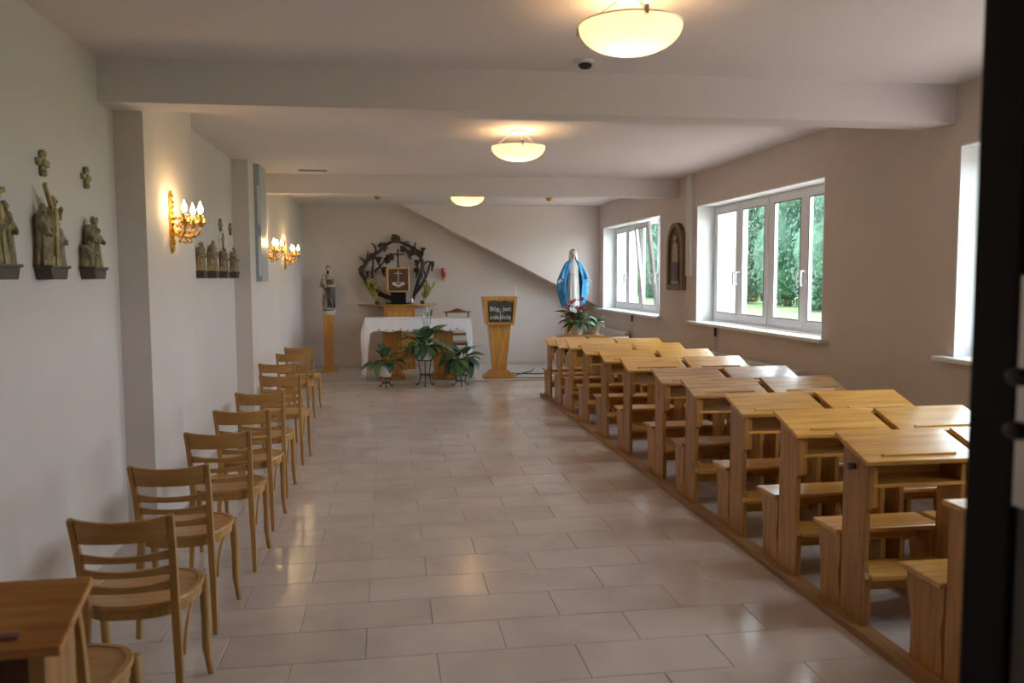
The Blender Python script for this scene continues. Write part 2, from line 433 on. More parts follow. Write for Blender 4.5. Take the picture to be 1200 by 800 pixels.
# ------------------------------------------------------------------ door frame at the right edge of the view
d = bpy.data.objects.new('door_1', None); C.objects.link(d); d['kind'] = 'structure'
MB().box(.805, .835, .955, 1.045, 0, 2.2).build('door_edge', M['black'], d, bevel=.006)  # the edge's lack of light is put into its black colour
MB().box(.812, .835, .60, .955, 0, 2.2).build('door_leaf', M['doorgrey'], d, bevel=.003)
for z in (1.40, 1.47):
    MB().ball((.800, .945, z), (.014, .02, .012)).build('lock_bolt', M['darkmetal'], d, smooth=True)
MB().box(.806, .813, .925, .955, 1.30, 1.60).build('strike_plate', M['steel'], d)

# ------------------------------------------------------------------ outdoors
struct('lawn', MB().box(11.0, 90, -40, 110, .0, .25), M['grass'])
struct('added_bounce_yard', MB().box(XO, 11.0, -40, 110, .0, .25), M['bounce_paving'])  # unseen ground, added to bounce warm light instead of lawn green
def fin(y0, y1, x1, label):
    t = tag(MB().box(XO+.002, x1, y0, y1, .25, 5.0).build('exterior_buttress', M['ext'], bevel=.01), label, 'outside wall')
fin(10.35, 10.75, 4.70, 'cream rendered buttress outside the nearer four-pane window')
fin(14.95, 15.4, 4.62, 'cream rendered buttress outside the farther window with tilted sash')
def tree_meshes(seed, mt):
    r = random.Random(seed); m = MB()
    lumps = [(0, 0, 2.2, 2.3, 2.3), (r.uniform(-.6, .6), r.uniform(-.6, .6), 4.4, 2.2, 2.2), (r.uniform(-.5, .5), 0, 6.6, 1.8, 1.9)]
    for _ in range(16):
        a = r.uniform(0, 2*pi); z = r.uniform(.5, 7.5); q = 2.0*(1-abs(z-3.5)/9)
        lumps.append((q*math.cos(a), q*math.sin(a), z, r.uniform(.5, .95), r.uniform(.5, .9)))
    for (x, y, z, rr, rz) in lumps:
        for _ in range(int(1300*rr)):
            a = r.uniform(0, 2*pi); u = r.uniform(-1, 1); s = math.sqrt(1-u*u); q = r.uniform(.82, 1.05)
            p = Vector((x+rr*q*s*math.cos(a), y+rr*q*s*math.sin(a), max(.1, z+rz*q*u)))
            n = Vector((s*math.cos(a)+r.uniform(-.6, .6), s*math.sin(a)+r.uniform(-.6, .6), u+r.uniform(-.2, 1))).normalized()
            t = n.cross(Vector((r.uniform(-1, 1), r.uniform(-1, 1), r.uniform(-1, 1)))).normalized(); b = n.cross(t)
            L_ = r.uniform(.055, .12); w_ = L_*.5
            m.add([p-t*L_, p-b*w_, p+t*L_, p+b*w_], [(0, 1, 2, 3)])
    core = MB()
    for (x, y, z, rr, rz) in lumps[:3]: m.ball((x, y, z), (rr*.84, rr*.84, min(rz*.84, z)), 10, 6)
    return m.mesh('foliage', mt)
TM = [tree_meshes(1, M['treeleaf']), tree_meshes(2, M['treeleaf']), tree_meshes(3, M['treeleaf2'])]
TK = MB().tube([(0, 0, 0), (.05, 0, 1.5), (0, .05, 4)], [.18, .14, .05], 8).mesh('trunk', M['bark'])
ords = ['first', 'second', 'third', 'fourth', 'fifth', 'sixth', 'seventh', 'eighth', 'ninth', 'tenth', 'eleventh', 'twelfth', 'thirteenth', 'fourteenth']
spots = [(17.2+(.5 if q % 2 else 0), 20.5+4.75*q, q % 2) for q in range(8)]+[(23.0+(.5 if q % 2 else 0), 25.5+5.2*q, 2) for q in range(8)]
for i, (x, y, k) in enumerate(spots):
    t = thing('garden_tree', 'bushy %s tree in the %s row beyond the lawn, %s from the right' % (('dark green', 'dark green', 'light green')[k], 'near' if i < 8 else 'far', ords[i % 8]), 'tree', (x, y, .25), rnd.uniform(0, 6), 'trees beyond the lawn')
    f = obj('foliage', TM[k], t); s = rnd.uniform(.95, 1.15); f.scale = (.8, .8, s)
    obj('trunk', TK, t)

# ------------------------------------------------------------------ fixed fittings on the walls and ceiling
def casing(x0, x1, y0, y1, z0, z1, label):
    t = thing('vertical_pipe_casing', label, 'pipe casing', ((x0+x1)/2, (y0+y1)/2, z0))
    cx, cy = (x0+x1)/2, (y0+y1)/2
    MB().box(x0-cx, x1-cx, y0-cy, y1-cy, 0, z1-z0).build('casing_body', M['radiator'], t, bevel=.006)
    return t
casing(XR-.045, XR, 9.77, 9.93, 1.61, ZC, 'white vertical pipe casing on right wall beside the arched icon')
M['greycasing'] = plain('grey_casing_paint', (.42, .44, .47), .5, var=.02)
c2 = casing(XP, XP+.06, 9.50, 10.02, 1.57, ZC, 'grey vertical pipe casing on left wall before the farther sconces')
kids(c2)[0].data.materials[0] = M['greycasing']
MB().box(.004, .024, -.266, -.258, .06, .5).build('reflection_strip', M['reveal'], c2)  # pale strip imitating a reflection on the casing's near face
MB().box(.004, .024, -.266, -.258, .62, 1.05).build('reflection_strip', M['reveal'], c2)  # lower and upper strips both imitate that reflection in white paint
for (y, lab, a, b) in ((7.95, 'white panel radiator under the nearer four-pane window', 6.9, 9.0), (12.6, 'white panel radiator under the farther window with tilted sash', 12.35, 14.05)):
    t = thing('panel_radiator', lab, 'radiator', (XR-.104, (a+b)/2, .15), 0, 'radiators under the windows')
    h = (b-a)/2
    MB().box(0, .07, -h, h, 0, .60).build('panel', M['radiator'], t, bevel=.01)
    for k in range(int(2*h/.08)):
        yy = -h+.06+k*.08
        MB().box(-.006, .002, yy-.022, yy+.022, .05, .55).build('rib', M['radiator'], t, bevel=.004)
    MB().tube([(.035, -h-.0, .5), (.035, -h-.09, .5)], .014).ball((.035, -h-.11, .5), .028).build('valve', M['darkmetal'], t, smooth=True)
    MB().box(.07, .10, -h*.6, -h*.6+.04, .1, .5).box(.07, .10, h*.6, h*.6+.04, .1, .5).build('bracket', M['darkmetal'], t)
    p = thing('wall_stub_pipe', 'short maroon pipe stub on the wall beneath the %s window' % ('nearer' if y < 10 else 'farther'), 'pipe', (XR-.03, a-.12 if y > 10 else 8.98, 0))
    MB().tube([(0, 0, .92), (0, 0, 1.02)], .016, 8).build('stub', M['maroon'], p, smooth=True)
    MB().tube([(.01, .02, .28), (.01, .02, .93)], .008, 6).build('riser', M['radiator'], p, smooth=True)

def ceiling_lamp(x, y, lab, rot=0):
    t = thing('ceiling_lamp', lab, 'lamp', (x, y, ZC), rot, 'glass bowl ceiling lamps')
    MB().lathe([(.001, 0), (.07, 0), (.07, -.012), (.055, -.025), (.001, -.025)], 28).build('ceiling_plate', M['radiator'], t, smooth=True)
    prof = []
    Rr, dep, top = .230, .118, -.138
    for k in range(13):
        a = k/12; prof.append((max(Rr*math.sin(a*pi/2)**.9, .003), top-dep+dep*(1-math.cos(a*pi/2))))
    inner = [(max(r-.006, .002), z+.006) for r, z in reversed(prof)]
    MB().lathe(prof+inner, 40, cap=False).build('glass_bowl', M['bowl'], t, smooth=True)
    for k in range(3):
        a = 2*pi*k/3-pi/2
        c, s = math.cos(a), math.sin(a)
        q = MB().tube([(c*.06, s*.06, -.02), (c*.238, s*.238, top+.01)], .004, 6)
        q.tube([(c*.238, s*.238, top+.02), (c*.238, s*.238, top-.014)], .011, 8).tube([(c*.222, s*.222, top-.012), (c*.25, s*.25, top-.012)], .007, 8)
        q.build('clip', M['steel'], t, smooth=True)
    MB().tube([(.233*math.cos(2*pi*k/40), .233*math.sin(2*pi*k/40), top+.002) for k in range(41)], .004, 6).build('rim', M['steel'], t, smooth=True)
    for k in (0, 1):
        MB().ball(((-.05, .06)[k], (.0), -.15), (.028, .028, .035)).build('bulb', M['lampbulb'], t, smooth=True)
    L = bpy.data.lights.new('lamp_light', 'POINT'); L.energy = .52; L.color = (1, .66, .36); L.shadow_soft_size = .05
    o = bpy.data.objects.new('lamp_light', L); C.objects.link(o); o.parent = t; o.location = (0, 0, -.195)
    return t
M['lampbulb'] = emit('warm_bulb', (1, .72, .36), 1.5)
ceiling_lamp(1.09, 3.66, 'glowing glass bowl ceiling lamp nearest the doorway')
ceiling_lamp(1.13, 7.10, 'glowing glass bowl ceiling lamp between the two beams')
ceiling_lamp(1.12, 11.55, 'glowing glass bowl ceiling lamp beyond the far beam, nearest altar')
def detector(x, y, z, lab, s=1.0, m='radiator'):
    t = thing('smoke_detector', lab, 'smoke detector', (x, y, z))
    MB().lathe([(.001, 0), (.055*s, 0), (.055*s, -.016*s), (.04*s, -.022*s), (.001, -.022*s)], 24).build('detector_base', M[m], t, smooth=True)
    MB().lathe([(.038*s, -.022*s), (.046*s, -.032*s), (.03*s, -.05*s), (.001, -.056*s)], 24).build('detector_head', M['darkmetal' if m == 'radiator' else 'gold'], t, smooth=True)
detector(1.155, 4.78, ZC, 'round smoke detector with dark head before the front beam', .9)
detector(-.13, 12.95, ZC, 'small brass ceiling detector left of the far lamp', 1.0, 'gold')
detector(2.55, 12.95, ZC, 'small brass ceiling detector right of the far lamp', 1.0, 'gold')
t = thing('ceiling_vent', 'flat grey slotted vent on the ceiling by the far beam', 'vent', (-.83, 9.95, ZC))
MB().box(-.16, .16, -.05, .05, -.014, 0).build('vent_frame', M['seam'], t, bevel=.003)
for k in range(4): MB().box(-.15, .15, -.04+k*.022, -.028+k*.022, -.020, -.012).build('slat', M['radiator'], t)

# ------------------------------------------------------------------ wall sconces
def sconce(y, z, lab):
    t = thing('wall_sconce', lab, 'wall lamp', (XP, y, z), 0, 'gilt candle sconces on the left wall')
    w_ = [(0.0, -.205), (.018, -.19), (.030, -.15), (.022, -.11), (.040, -.07), (.032, -.02), (.048, .03), (.034, .08), (.042, .12), (.024, .16), (.030, .185), (.0, .215)]
    poly = [(a, b) for a, b in w_]+[(-a, b) for a, b in reversed(w_[1:-1])]
    bp_ = MB().prism(poly, 'x', 0, .014)
    for k in range(9):
        bp_.ball((.016, (.012 if k % 2 else -.012), -.17+k*.042), (.016, .018, .024), 8, 6)
    bp_.build('backplate', M['gold'], t, smooth=True)
    for sgn, ex in ((-1, .12), (0, .195), (1, .12)):
        ey = .12*sgn
        a = MB().tube(spline([(.012, 0, -.02), (ex*.35, ey*.25, -.075), (ex*.62, ey*.6, -.095), (ex*.9, ey*.9, -.075), (ex, ey, -.03)], 5), [.009]*20+[.007], 8)
        a.tube(spline([(.02, 0, .02), (ex*.4, ey*.3, .035), (ex*.62, ey*.6, .0), (ex*.5, ey*.55, -.03), (ex*.42, ey*.4, -.01)], 5), .006, 8)
        a.tube(spline([(ex*.62, ey*.6, -.09), (ex*.7, ey*.7, -.125), (ex*.6, ey*.55, -.13), (ex*.57, ey*.5, -.115)], 5), .006, 8)
        for q in ((ex*.4, .3, -.078), (ex*.8, .78, -.088), (ex*.62, .55, -.06)):
            a.ball((q[0], ey*q[1], q[2]), (.016, .018, .013), 8, 6)
        a = a.build('arm', M['gold'], t, smooth=True)
        MB().lathe([(.004, -.035), (.012, -.03), (.018, -.015), (.034, -.004), (.036, 0), (.015, .002)], 16, (ex, ey, 0)).build('drip_pan', M['gold'], a, smooth=True)
        for q in (-1, 1):
            lp = MB().tube(spline([(ex, ey+.03*q, -.008), (ex+.012, ey+.046*q, .012), (ex+.004, ey+.05*q, .04), (ex, ey+.04*q, .052)], 4), [.010]*8+[.012]*4+[.004], 8, .6)
            lp.build('leaf_ornament', M['gold'], a, smooth=True)
        MB().lathe([(.0145, 0), (.0145, .062), (.006, .064)], 16, (ex, ey, .0)).build('candle_sleeve', M['candle'], t, smooth=True)
        MB().lathe([(.006, .062), (.017, .078), (.0185, .09), (.014, .108), (.006, .125), (.0015, .142)], 14, (ex, ey, 0)).build('flame_bulb', M['bulb'], t, smooth=True)
sconce(5.86, 1.975, 'gilt three-candle wall sconce on the nearest white pier')
sconce(10.22, 1.93, 'gilt three-candle wall sconce just beyond the grey pipe casing')
sconce(12.06, 1.93, 'gilt three-candle wall sconce nearest the altar wall')

# ================================================================== FIGURES
def robe(mb, secs, n=26, folds=7, amp=.06, seed=0, a0=0, a1=2*pi):
    """secs: (z, cx, cy, rx, ry); a ring of the loft per section; a0..a1 opens the shell"""
    r = random.Random(seed); ph = [r.uniform(0, 6) for _ in range(3)]
    full = abs(a1-a0-2*pi) < 1e-6
    out = []
    zs = [s[0] for s in secs]; z0, z1 = min(zs), max(zs)
    for (z, cx, cy, rx, ry) in secs:
        fa = amp*(1-.75*(z-z0)/(z1-z0)); ring = []
        for k in range(n):
            a = a0+(a1-a0)*k/(n if full else n-1)
            q = 1+fa*math.sin(folds*a+ph[0]+1.5*z)+fa*.5*math.sin((folds*2-3)*a+ph[1])
            ring.append((cx+rx*q*math.cos(a), cy+ry*q*math.sin(a), z))
        out.append(ring)
    mb.rings(out, cap=full, closed=full); return mb
def head_geo(mb, c, s):
    """a carved head: skull, jaw, nose, ears"""
    x, y, z = c
    mb.ball((x, y, z), (.42*s, .48*s, .55*s), 14, 10)
    mb.ball((x, y-.10*s, z-.25*s), (.30*s, .34*s, .32*s), 12, 8)
    mb.tube([(x, y-.45*s, z+.10*s), (x, y-.60*s, z-.10*s), (x, y-.46*s, z-.14*s)], [.04*s, .08*s, .05*s], 6)
    for q in (-1, 1): mb.ball((x+.42*s*q, y, z-.02*s), (.06*s, .10*s, .14*s), 8, 6)
    return mb
def face_geo(parent, c, s, mt):
    x, y, z = c
    e = MB()
    for q in (-1, 1): e.ball((x+.17*s*q, y-.435*s, z+.06*s), (.07*s, .05*s, .04*s), 8, 6)
    e.ball((x, y-.44*s, z-.26*s), (.10*s, .05*s, .025*s), 8, 6)
    e.build('facial_features', mt, parent, smooth=True)
def hand_geo(mb, wrist, d, palm_up, s):
    d = Vector(d).normalized(); w_ = Vector(wrist); side = d.cross(Vector(palm_up)).normalized(); pu = Vector(palm_up).normalized()
    mb.tube([w_, w_+d*.45*s, w_+d*.85*s], [.20*s, .33*s, .34*s], 8, .45)
    for k, ln in enumerate((.62, .75, .7, .52)):
        o = w_+d*.8*s+side*(k-1.5)*.17*s
        mb.tube([o, o+d*ln*.5*s+pu*.02*s, o+d*ln*s+pu*.12*s], [.085*s, .08*s, .06*s], 6)
    o = w_+d*.3*s-side*.26*s
    mb.tube([o, o-side*.25*s+d*.2*s, o-side*.33*s+d*.5*s], [.10*s, .09*s, .07*s], 6)
    return mb

# ------------------------------------------------------------------ carved reliefs on the left wall (local: +x out of the wall, +y along the wall)
def carved_figure(mb, y, h, lean=0, out=.045, w_=.055, seed=0, bow=0, arm=None):
    """one carved robed figure in profile relief; y along wall, h height, lean along y"""
    s = h*.135
    secs = []
    for t, k in ((0, 1.05), (.12, 1.0), (.35, .84), (.55, .86), (.70, .95), (.78, .82), (.83, .35)):
        secs.append((h*t, out+bow*t*.5, y+lean*t, .045*(.6+.4*k), w_*k))
    robe(mb, secs, 28, 7, .19, seed)
    hz = h*.91; hc = (out+.012+bow*.5, y+lean*.93, hz)
    x, yy, z = hc
    mb.ball((x, yy, z), (.46*s, .42*s, .55*s), 12, 8)
    mb.ball((x+.16*s, yy, z-.3*s), (.30*s, .28*s, .32*s), 10, 6)
    mb.tube([(x+.42*s, yy, z+.1*s), (x+.58*s, yy, z-.1*s), (x+.42*s, yy, z-.14*s)], [.05*s, .09*s, .05*s], 6)
    mb.ball((x-.12*s, yy, z+.12*s), (.46*s, .48*s, .52*s), 10, 8)
    for q in (-1, 1):
        if arm and arm[0 if q < 0 else 1]:
            ty, tz = arm[0 if q < 0 else 1]
        else: ty, tz = y+lean*.5+.25*w_*q, h*.5
        sh = (out, y+lean*.74+w_*.85*q, h*.74)
        el = (out+.04, (sh[1]+ty)/2+.022*q, (sh[2]+tz)/2-.03)
        mb.tube([sh, el, (out+.055, ty, tz)], [.022, .019, .013], 8)
        mb.ball((out+.06, ty, tz), (.014, .014, .016), 8, 6)
    return mb
def console(t, w_):
    MB().prism([(-w_/2, 0), (w_/2, 0), (w_/2-.035, -.062), (-w_/2+.035, -.062)], 'x', 0, .10).build('console', M['console'], t, bevel=.004)
    MB().box(0, .112, -w_/2-.008, w_/2+.008, -.004, .012).build('console_top', M['console'], t, bevel=.004)
def relief(y, z, w_, lab, spec, beam=None, group='carved station reliefs on the left wall', sc=1.0):
    t = thing('carved_relief', lab, 'wall carving', (XW, y, z), 0, group)
    console(t, w_)
    MB().prism([(-w_*.45, .012), (w_*.45, .012), (w_*.40, .05), (w_*.1, .075), (-w_*.2, .06), (-w_*.42, .07)], 'x', .0, .085).build('rocky_ground', M['carvedgold'], t, bevel=.008)
    for i, f in enumerate(spec):
        m = MB(); f = dict(f); h = f.pop('h'); yy = f.pop('y'); mt = f.pop('m', 'carved'); z0 = f.pop('z0', .012)
        carved_figure(m, yy, h, seed=i+int(y*10), **f)
        o = m.build('carved_figure', M[mt], t, smooth=True); o.location = (0, 0, z0)
    if beam:
        for (p, q) in beam:
            MB().tube([p, q], .017, 4, 1.0, sq=True).build('cross_beam', M['carvedgold'], t, bevel=.003)
    t.scale = (.75, (.72 if y < 6 else .55), .88)
    return t
def wall_cross(y, z, lab, s=1.0):
    t = thing('wall_cross', lab, 'cross', (XW, y, z), 0, 'small carved crosses above the reliefs')
    m = MB()
    for (a, b) in (((-.052, 0), (.058, 0)),):
        m.prism([(-.014, -.062), (.014, -.062), (.017, -.025), (.014, -.012), (.036, -.016), (.040, .018), (.014, .014), (.018, .05), (.0, .064), (-.018, .05), (-.014, .014), (-.040, .018), (-.036, -.016), (-.014, -.012), (-.017, -.025)], 'x', 0, .018)
    m.build('cross_body', M['carved'], t, bevel=.004)
    MB().ball((.020, 0, .0), (.010, .016, .02), 10, 6).ball((.020, 0, .045), (.008, .012, .014), 8, 6).ball((.020, 0, -.045), (.008, .012, .014), 8, 6).build('cross_boss', M['carvedgold'], t, smooth=True)
    t.scale = (s, s*1.75, s)
relief(3.66, 1.655, .30, 'carved wooden relief cut off by the left picture edge', [dict(y=-.09, h=.33, lean=.02), dict(y=.0, h=.34, w_=.06, m='carvedgold', lean=-.03), dict(y=.085, h=.30, arm=((.03, .2), None))], [((.05, -.11, .30), (.06, .07, .36)), ((.055, -.02, .02), (.05, -.03, .40))])
relief(4.19, 1.655, .31, 'carved wooden relief of three figures with a raised cross beam', [dict(y=-.105, h=.325, w_=.05), dict(y=.01, h=.375, w_=.065, m='carvedgold', bow=.03, arm=((-.06, .27), (.05, .30))), dict(y=.11, h=.25, w_=.04)], [((.07, .05, .24), (.075, -.12, .435)), ((.06, -.02, .30), (.06, .055, .34))])
relief(4.75, 1.655, .28, 'carved wooden relief of two leaning figures nearest the white pier', [dict(y=-.05, h=.31, lean=.05, w_=.05, bow=.02), dict(y=.06, h=.30, lean=-.03, w_=.05, m='carvedgold', arm=((-.02, .22), (.09, .15))), dict(y=-.09, h=.16, w_=.045)], [((.06, -.10, .10), (.07, .06, .31))])
wall_cross(3.68, 2.15, 'small carved wall cross cut off by the left picture edge')
wall_cross(4.22, 2.145, 'small carved wall cross above the three-figure relief')
wall_cross(4.79, 2.145, 'small carved wall cross above the relief beside the pier', .95)
wall_cross(8.42, 2.12, 'small carved wall cross above the tallest relief behind the pier')
wall_cross(8.92, 2.11, 'small carved wall cross above the last relief before the altar')
relief(7.37, 1.66, .28, 'dim carved relief partly hidden behind the white pier edge', [dict(y=-.05, h=.27), dict(y=.05, h=.28, lean=.02)])
relief(7.86, 1.66, .28, 'dim carved relief, second of four behind the white pier', [dict(y=-.06, h=.28), dict(y=.05, h=.32, w_=.06, m='carvedgold')])
relief(8.38, 1.66, .28, 'dim carved relief with tall upright cross behind the pier', [dict(y=-.05, h=.27), dict(y=.07, h=.26)], [((.05, 0, .02), (.05, 0, .43)), ((.05, -.09, .36), (.05, .09, .36))])
relief(8.92, 1.66, .26, 'dim carved relief, last of four before the altar end', [dict(y=-.04, h=.29, lean=.02), dict(y=.06, h=.26)])

# ================================================================== CHAIRS
def make_chair(lab):
    t = thing('dining_chair', lab, 'chair', (0,0,0), 0, 'beech chairs along the left wall')
    def post(s):
        pth = spline([(s*.165, -.015, 0), (s*.158, .005, .22), (s*.150, .02, .43), (s*.154, -.01, .62), (s*.162, -.062, .79)], 5)
        n = len(pth)
        return MB().tube(pth, [.016+.006*math.sin(pi*min(1, i/(n-1)*1.1)) for i in range(n)], 4, .95, sq=True)
    for s in (-1, 1):
        post(s).build('rear_leg', M['beech'], t, bevel=.004)
        MB().tube(spline([(s*.185, .335, .43), (s*.188, .34, .30), (s*.186, .355, .12), (s*.192, .395, .0)], 5), [.019]*6+[.017]*5+[.013]*5, 10).build('front_leg', M['beech'], t, smooth=True)
        MB().tube(spline([(s*.172, .03, .25), (s*.178, .05, .34), (s*.182, .12, .395), (s*.185, .20, .41)], 5), .0085, 8, .8).build('brace', M['beech'], t, smooth=True)
    def outline(k, n=36):
        o = []
        for i in range(n):
            a = 2*pi*i/n; c, s = math.cos(a), math.sin(a)
            x = .205*abs(c)**.72*(1 if c > 0 else -1); y = .20*abs(s)**.72*(1 if s > 0 else -1)
            x *= 1+.10*(y/.20) if y < 0 else 1+.03*y
            o.append((x*k, .205+y*k))
        return o
    MB().prism(outline(.955), 'z', .395, .43).build('seat_rim', M['beech'], t, smooth=True)
    sm = MB(); sm.rings([[(x, y, z) for x, y in outline(k)] for k, z in ((.97, .43), (1.0, .434), (1.0, .445), (.985, .45), (.90, .451), (.885, .446), (.3, .445), (.02, .445))])
    sm.build('seat', M['beech_x'], t, smooth=True)
    def rail(z0, z1, lean0, thick, name, curve):
        hz = .5*(z0+z1)
        def half(z): return lerp(.150, .162, max(0, (z-.43)/.36)**1.2)-.012
        def yp(z): return .02-.082*max(0, (z-.43)/.36)**1.6
        nn = 10; rg = []
        for k in range(nn+1):
            u = -1+2*k/nn
            bend = -curve*(1-u*u)
            rg.append([(u*half(z0), yp(z0)+bend-thick/2, z0), (u*half(z0), yp(z0)+bend+thick/2, z0), (u*half(z1), yp(z1)+bend+thick/2, z1-.012*(1-u*u)), (u*half(z1), yp(z1)+bend-thick/2, z1-.012*(1-u*u))])
        MB().rings(rg).build(name, M['beech_x'], t, smooth=True, bevel=.003)
    rail(.695, .79, 0, .018, 'top_rail', .028)
    rail(.618, .656, 0, .014, 'back_slat', .026)
    rail(.560, .596, 0, .014, 'back_slat', .024)
    rail(.500, .538, 0, .014, 'back_slat', .022)
    return t
chair_pos = [(-.985, 2.31, 0), (-.915, 3.00, 1.5), (-.955, 3.80, -1), (-.905, 4.59, 1), (-.905, 5.33, 0), (-.915, 6.13, 1.5), (-.905, 7.20, -1), (-1.06, 8.20, 1), (-1.035, 9.25, 0), (-1.04, 10.05, -1.5)]
chl = ['beech slat-back chair mostly hidden behind the orange desk', 'beech slat-back chair nearest the camera, fully in view', 'beech slat-back chair second in the row, beside the near pier edge']
chl += ['beech slat-back chair %s from the doorway along the left wall' % ords[i] for i in range(3, 9)]+['beech slat-back chair nearest the altar along the left wall']
c0 = make_chair(chl[0])
for i, (x, y, a) in enumerate(chair_pos):
    o = c0 if i == 0 else copy_tree(c0)
    o['label'] = chl[i]
    o.location = (x, y, 0); o.rotation_euler = (0, 0, R(a))

# ================================================================== PRAYER DESKS (right)
DW = .505
def make_desk(lab, top='pine_x'):
    t = thing('prayer_desk', lab, 'desk', (0,0,0), 0, 'pine prayer desks in two columns')
    prof = [(0, 0), (.205, 0), (.205, .832), (0.0, .762), (0, .56), (.018, .535), (.022, .30), (.016, .25), (0, .225)]
    for x in (0, DW-.028):
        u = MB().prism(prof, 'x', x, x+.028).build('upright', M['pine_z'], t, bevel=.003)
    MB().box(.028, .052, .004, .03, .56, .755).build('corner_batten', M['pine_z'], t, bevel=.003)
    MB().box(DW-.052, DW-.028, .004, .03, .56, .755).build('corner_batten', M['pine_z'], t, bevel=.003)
    # sloping top
    sl = MB().prism([(-.028, .766), (.242, .857), (.236, .879), (-.034, .788)], 'x', -.028, DW+.010)
    o = sl.build('desk_top', M[top], t, bevel=.004)
    def ty(y, e): return .788+(y+.034)*.337+e
    MB().prism([(.002, ty(.002, -.001)), (.016, ty(.016, -.001)), (.014, ty(.014, .011)), (.002, ty(.002, .011))], 'x', .07, DW-.08).build('book_ledge', M[top], o, bevel=.002)
    MB().box(.028, DW-.028, .0, .20, .655, .672).build('book_shelf', M['pine_x'], t, bevel=.002)
    MB().box(.028, DW-.028, .186, .20, .672, .82).build('back_panel', M['pine_x'], t)
    MB().box(.028, DW-.028, -.012, .20, .215, .24).build('kneeler', M['pine_x'], t, bevel=.003)
    MB().box(.028, DW-.028, .10, .118, .13, .215).build('kneeler_rail', M['pine_x'], t)
    t.scale = (1, 1, .955)
    # the seat fixed to the desk's far side
    sp = [(.207, 0), (.39, 0), (.39, .18), (.405, .26), (.41, .372), (.215, .372), (.215, .26), (.225, .18)]
    for x in (0, DW-.028):
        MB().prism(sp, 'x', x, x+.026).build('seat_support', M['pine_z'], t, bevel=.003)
    MB().box(-.025, DW+.015, .207, .425, .372, .396).build('seat', M[top], t, bevel=.005)
    MB().box(.026, DW-.028, .34, .358, .29, .372).build('seat_rail', M['pine_x'], t)
    return t
RZ = .038
X1, X2 = 2.085, 2.678
pxs = [982, 908, 850.5, 799, 763, 726.7, 701.4, 679, 662.6, 650.3, 638.4]
rowY = []
for p in pxs:
    a = math.atan((p-600)/FPX)+YAW           # column of the far left corner of each desk top
    rowY.append((X1-.028)/math.tan(a)-.236)
tops = ['pine_x']*11
d0 = d1 = None
for i, y in enumerate(rowY):
    for c, x in enumerate((X1, X2)):
        lab = 'pine prayer desk with sloping top, %s row from the doorway, %s side' % (ords[i+1] if i < 10 else 'last', 'aisle' if c == 0 else 'window')
        if i == 10: lab = 'pine prayer desk in the foremost row by the statue, %s side' % ('aisle' if c == 0 else 'window')
        if i == 0 and c == 0: d0 = o = make_desk(lab)
        elif i == 3 and c == 0: d1 = o = make_desk(lab, 'pine_worn')
        else: o = copy_tree(d1 if i in (3, 4) else d0)
        o['label'] = lab
        o.scale = (1, 1, .955 if i < 9 else (.90 if i == 9 else .87))
        o.location = (x+rnd.uniform(-.006, .006), y, RZ); o.rotation_euler = (0, 0, R(rnd.uniform(-.5, .5)))
# lowest end desk beside the door
for c, x in enumerate((X1, X2)):
    t = thing('low_end_bench', 'low flat-topped pine bench end beside the dark door, %s side' % ('aisle' if c == 0 else 'window'), 'bench', (x+.02, 2.62, RZ), 0, 'low bench ends')
    for q in (0, DW-.028):
        MB().prism([(0, 0), (.19, 0), (.19, .69), (0, .69), (0, .5), (.02, .47), (.02, .25), (0, .2)], 'x', q, q+.03).build('upright', M['pine_z'], t, bevel=.003)
        MB().prism([(.192, 0), (.40, 0), (.40, .18), (.43, .28), (.435, .36), (.20, .36), (.20, .26), (.215, .18)], 'x', q, q+.026).build('seat_support', M['pine_z'], t, bevel=.003)
    MB().box(-.025, DW+.02, -.02, .20, .69, .712).build('flat_top', M['pine_x'], t, bevel=.004)
    MB().box(-.025, DW+.015, .20, .45, .36, .384).build('seat', M['pine_x'], t, bevel=.005)
    MB().box(.03, DW-.028, .08, .1, .4, .6).build('cross_board', M['pine_x'], t)
MB_k = thing('coat_knob', 'round dark wooden knob on the nearest desk upright', 'knob', (X1, rowY[0]+.11, .74))
MB().lathe([(.001, 0), (.016, 0), (.012, .012), (.018, .02), (.014, .03), (.001, .032)], 16).build('knob_body', M['console'], MB_k, smooth=True)
MB_k.rotation_euler = (0, R(-90), 0)
for x, lab in ((X1-.052, 'long brown wooden floor rail along the aisle under the desks'), (X1+DW-.045, 'wooden floor rail under the inner ends of the aisle desks'), (X2-.02, 'wooden floor rail under the inner ends of the window desks'), (X2+DW-.045, 'wooden floor rail under the desks on the window side')):
    tag(MB().box(x, x+(.088 if x < X1 else .06), 2.45, rowY[-1]+.45, 0, RZ).build('floor_rail', M['rail'], bevel=.004), lab, 'rail', 'floor rails under the desks')
# books on the shelves of the foremost desks
def book(x, y, z, w_, d_, h, lab, rz=0, m='bookdark'):
    t = thing('prayer_book', lab, 'book', (x, y, z), rz, 'prayer books on desk shelves')
    MB().box(-w_/2+.003, w_/2-.001, -d_/2+.003, d_/2-.003, .003, h-.003).build('pages', M['paper'], t)
    MB().box(-w_/2, w_/2, -d_/2, d_/2, 0, .003).box(-w_/2, w_/2, -d_/2, d_/2, h-.003, h).box(w_/2-.001, w_/2+.003, -d_/2, d_/2, 0, h).build('cover', M[m], t)
zb = RZ+.672*.955+.0005
book(X1+.16, rowY[9]+.09, RZ+.672*.90+.0005, .16, .12, .05, 'thick dark prayer book on the shelf of the tenth desk')
book(X1+.16, rowY[10]+.09, RZ+.672*.87+.0005, .16, .12, .03, 'dark prayer book lying lowest on the foremost shelf')
book(X1+.165, rowY[10]+.085, RZ+.672*.87+.031, .15, .12, .03, 'dark prayer book lying on another on the foremost shelf', .1)

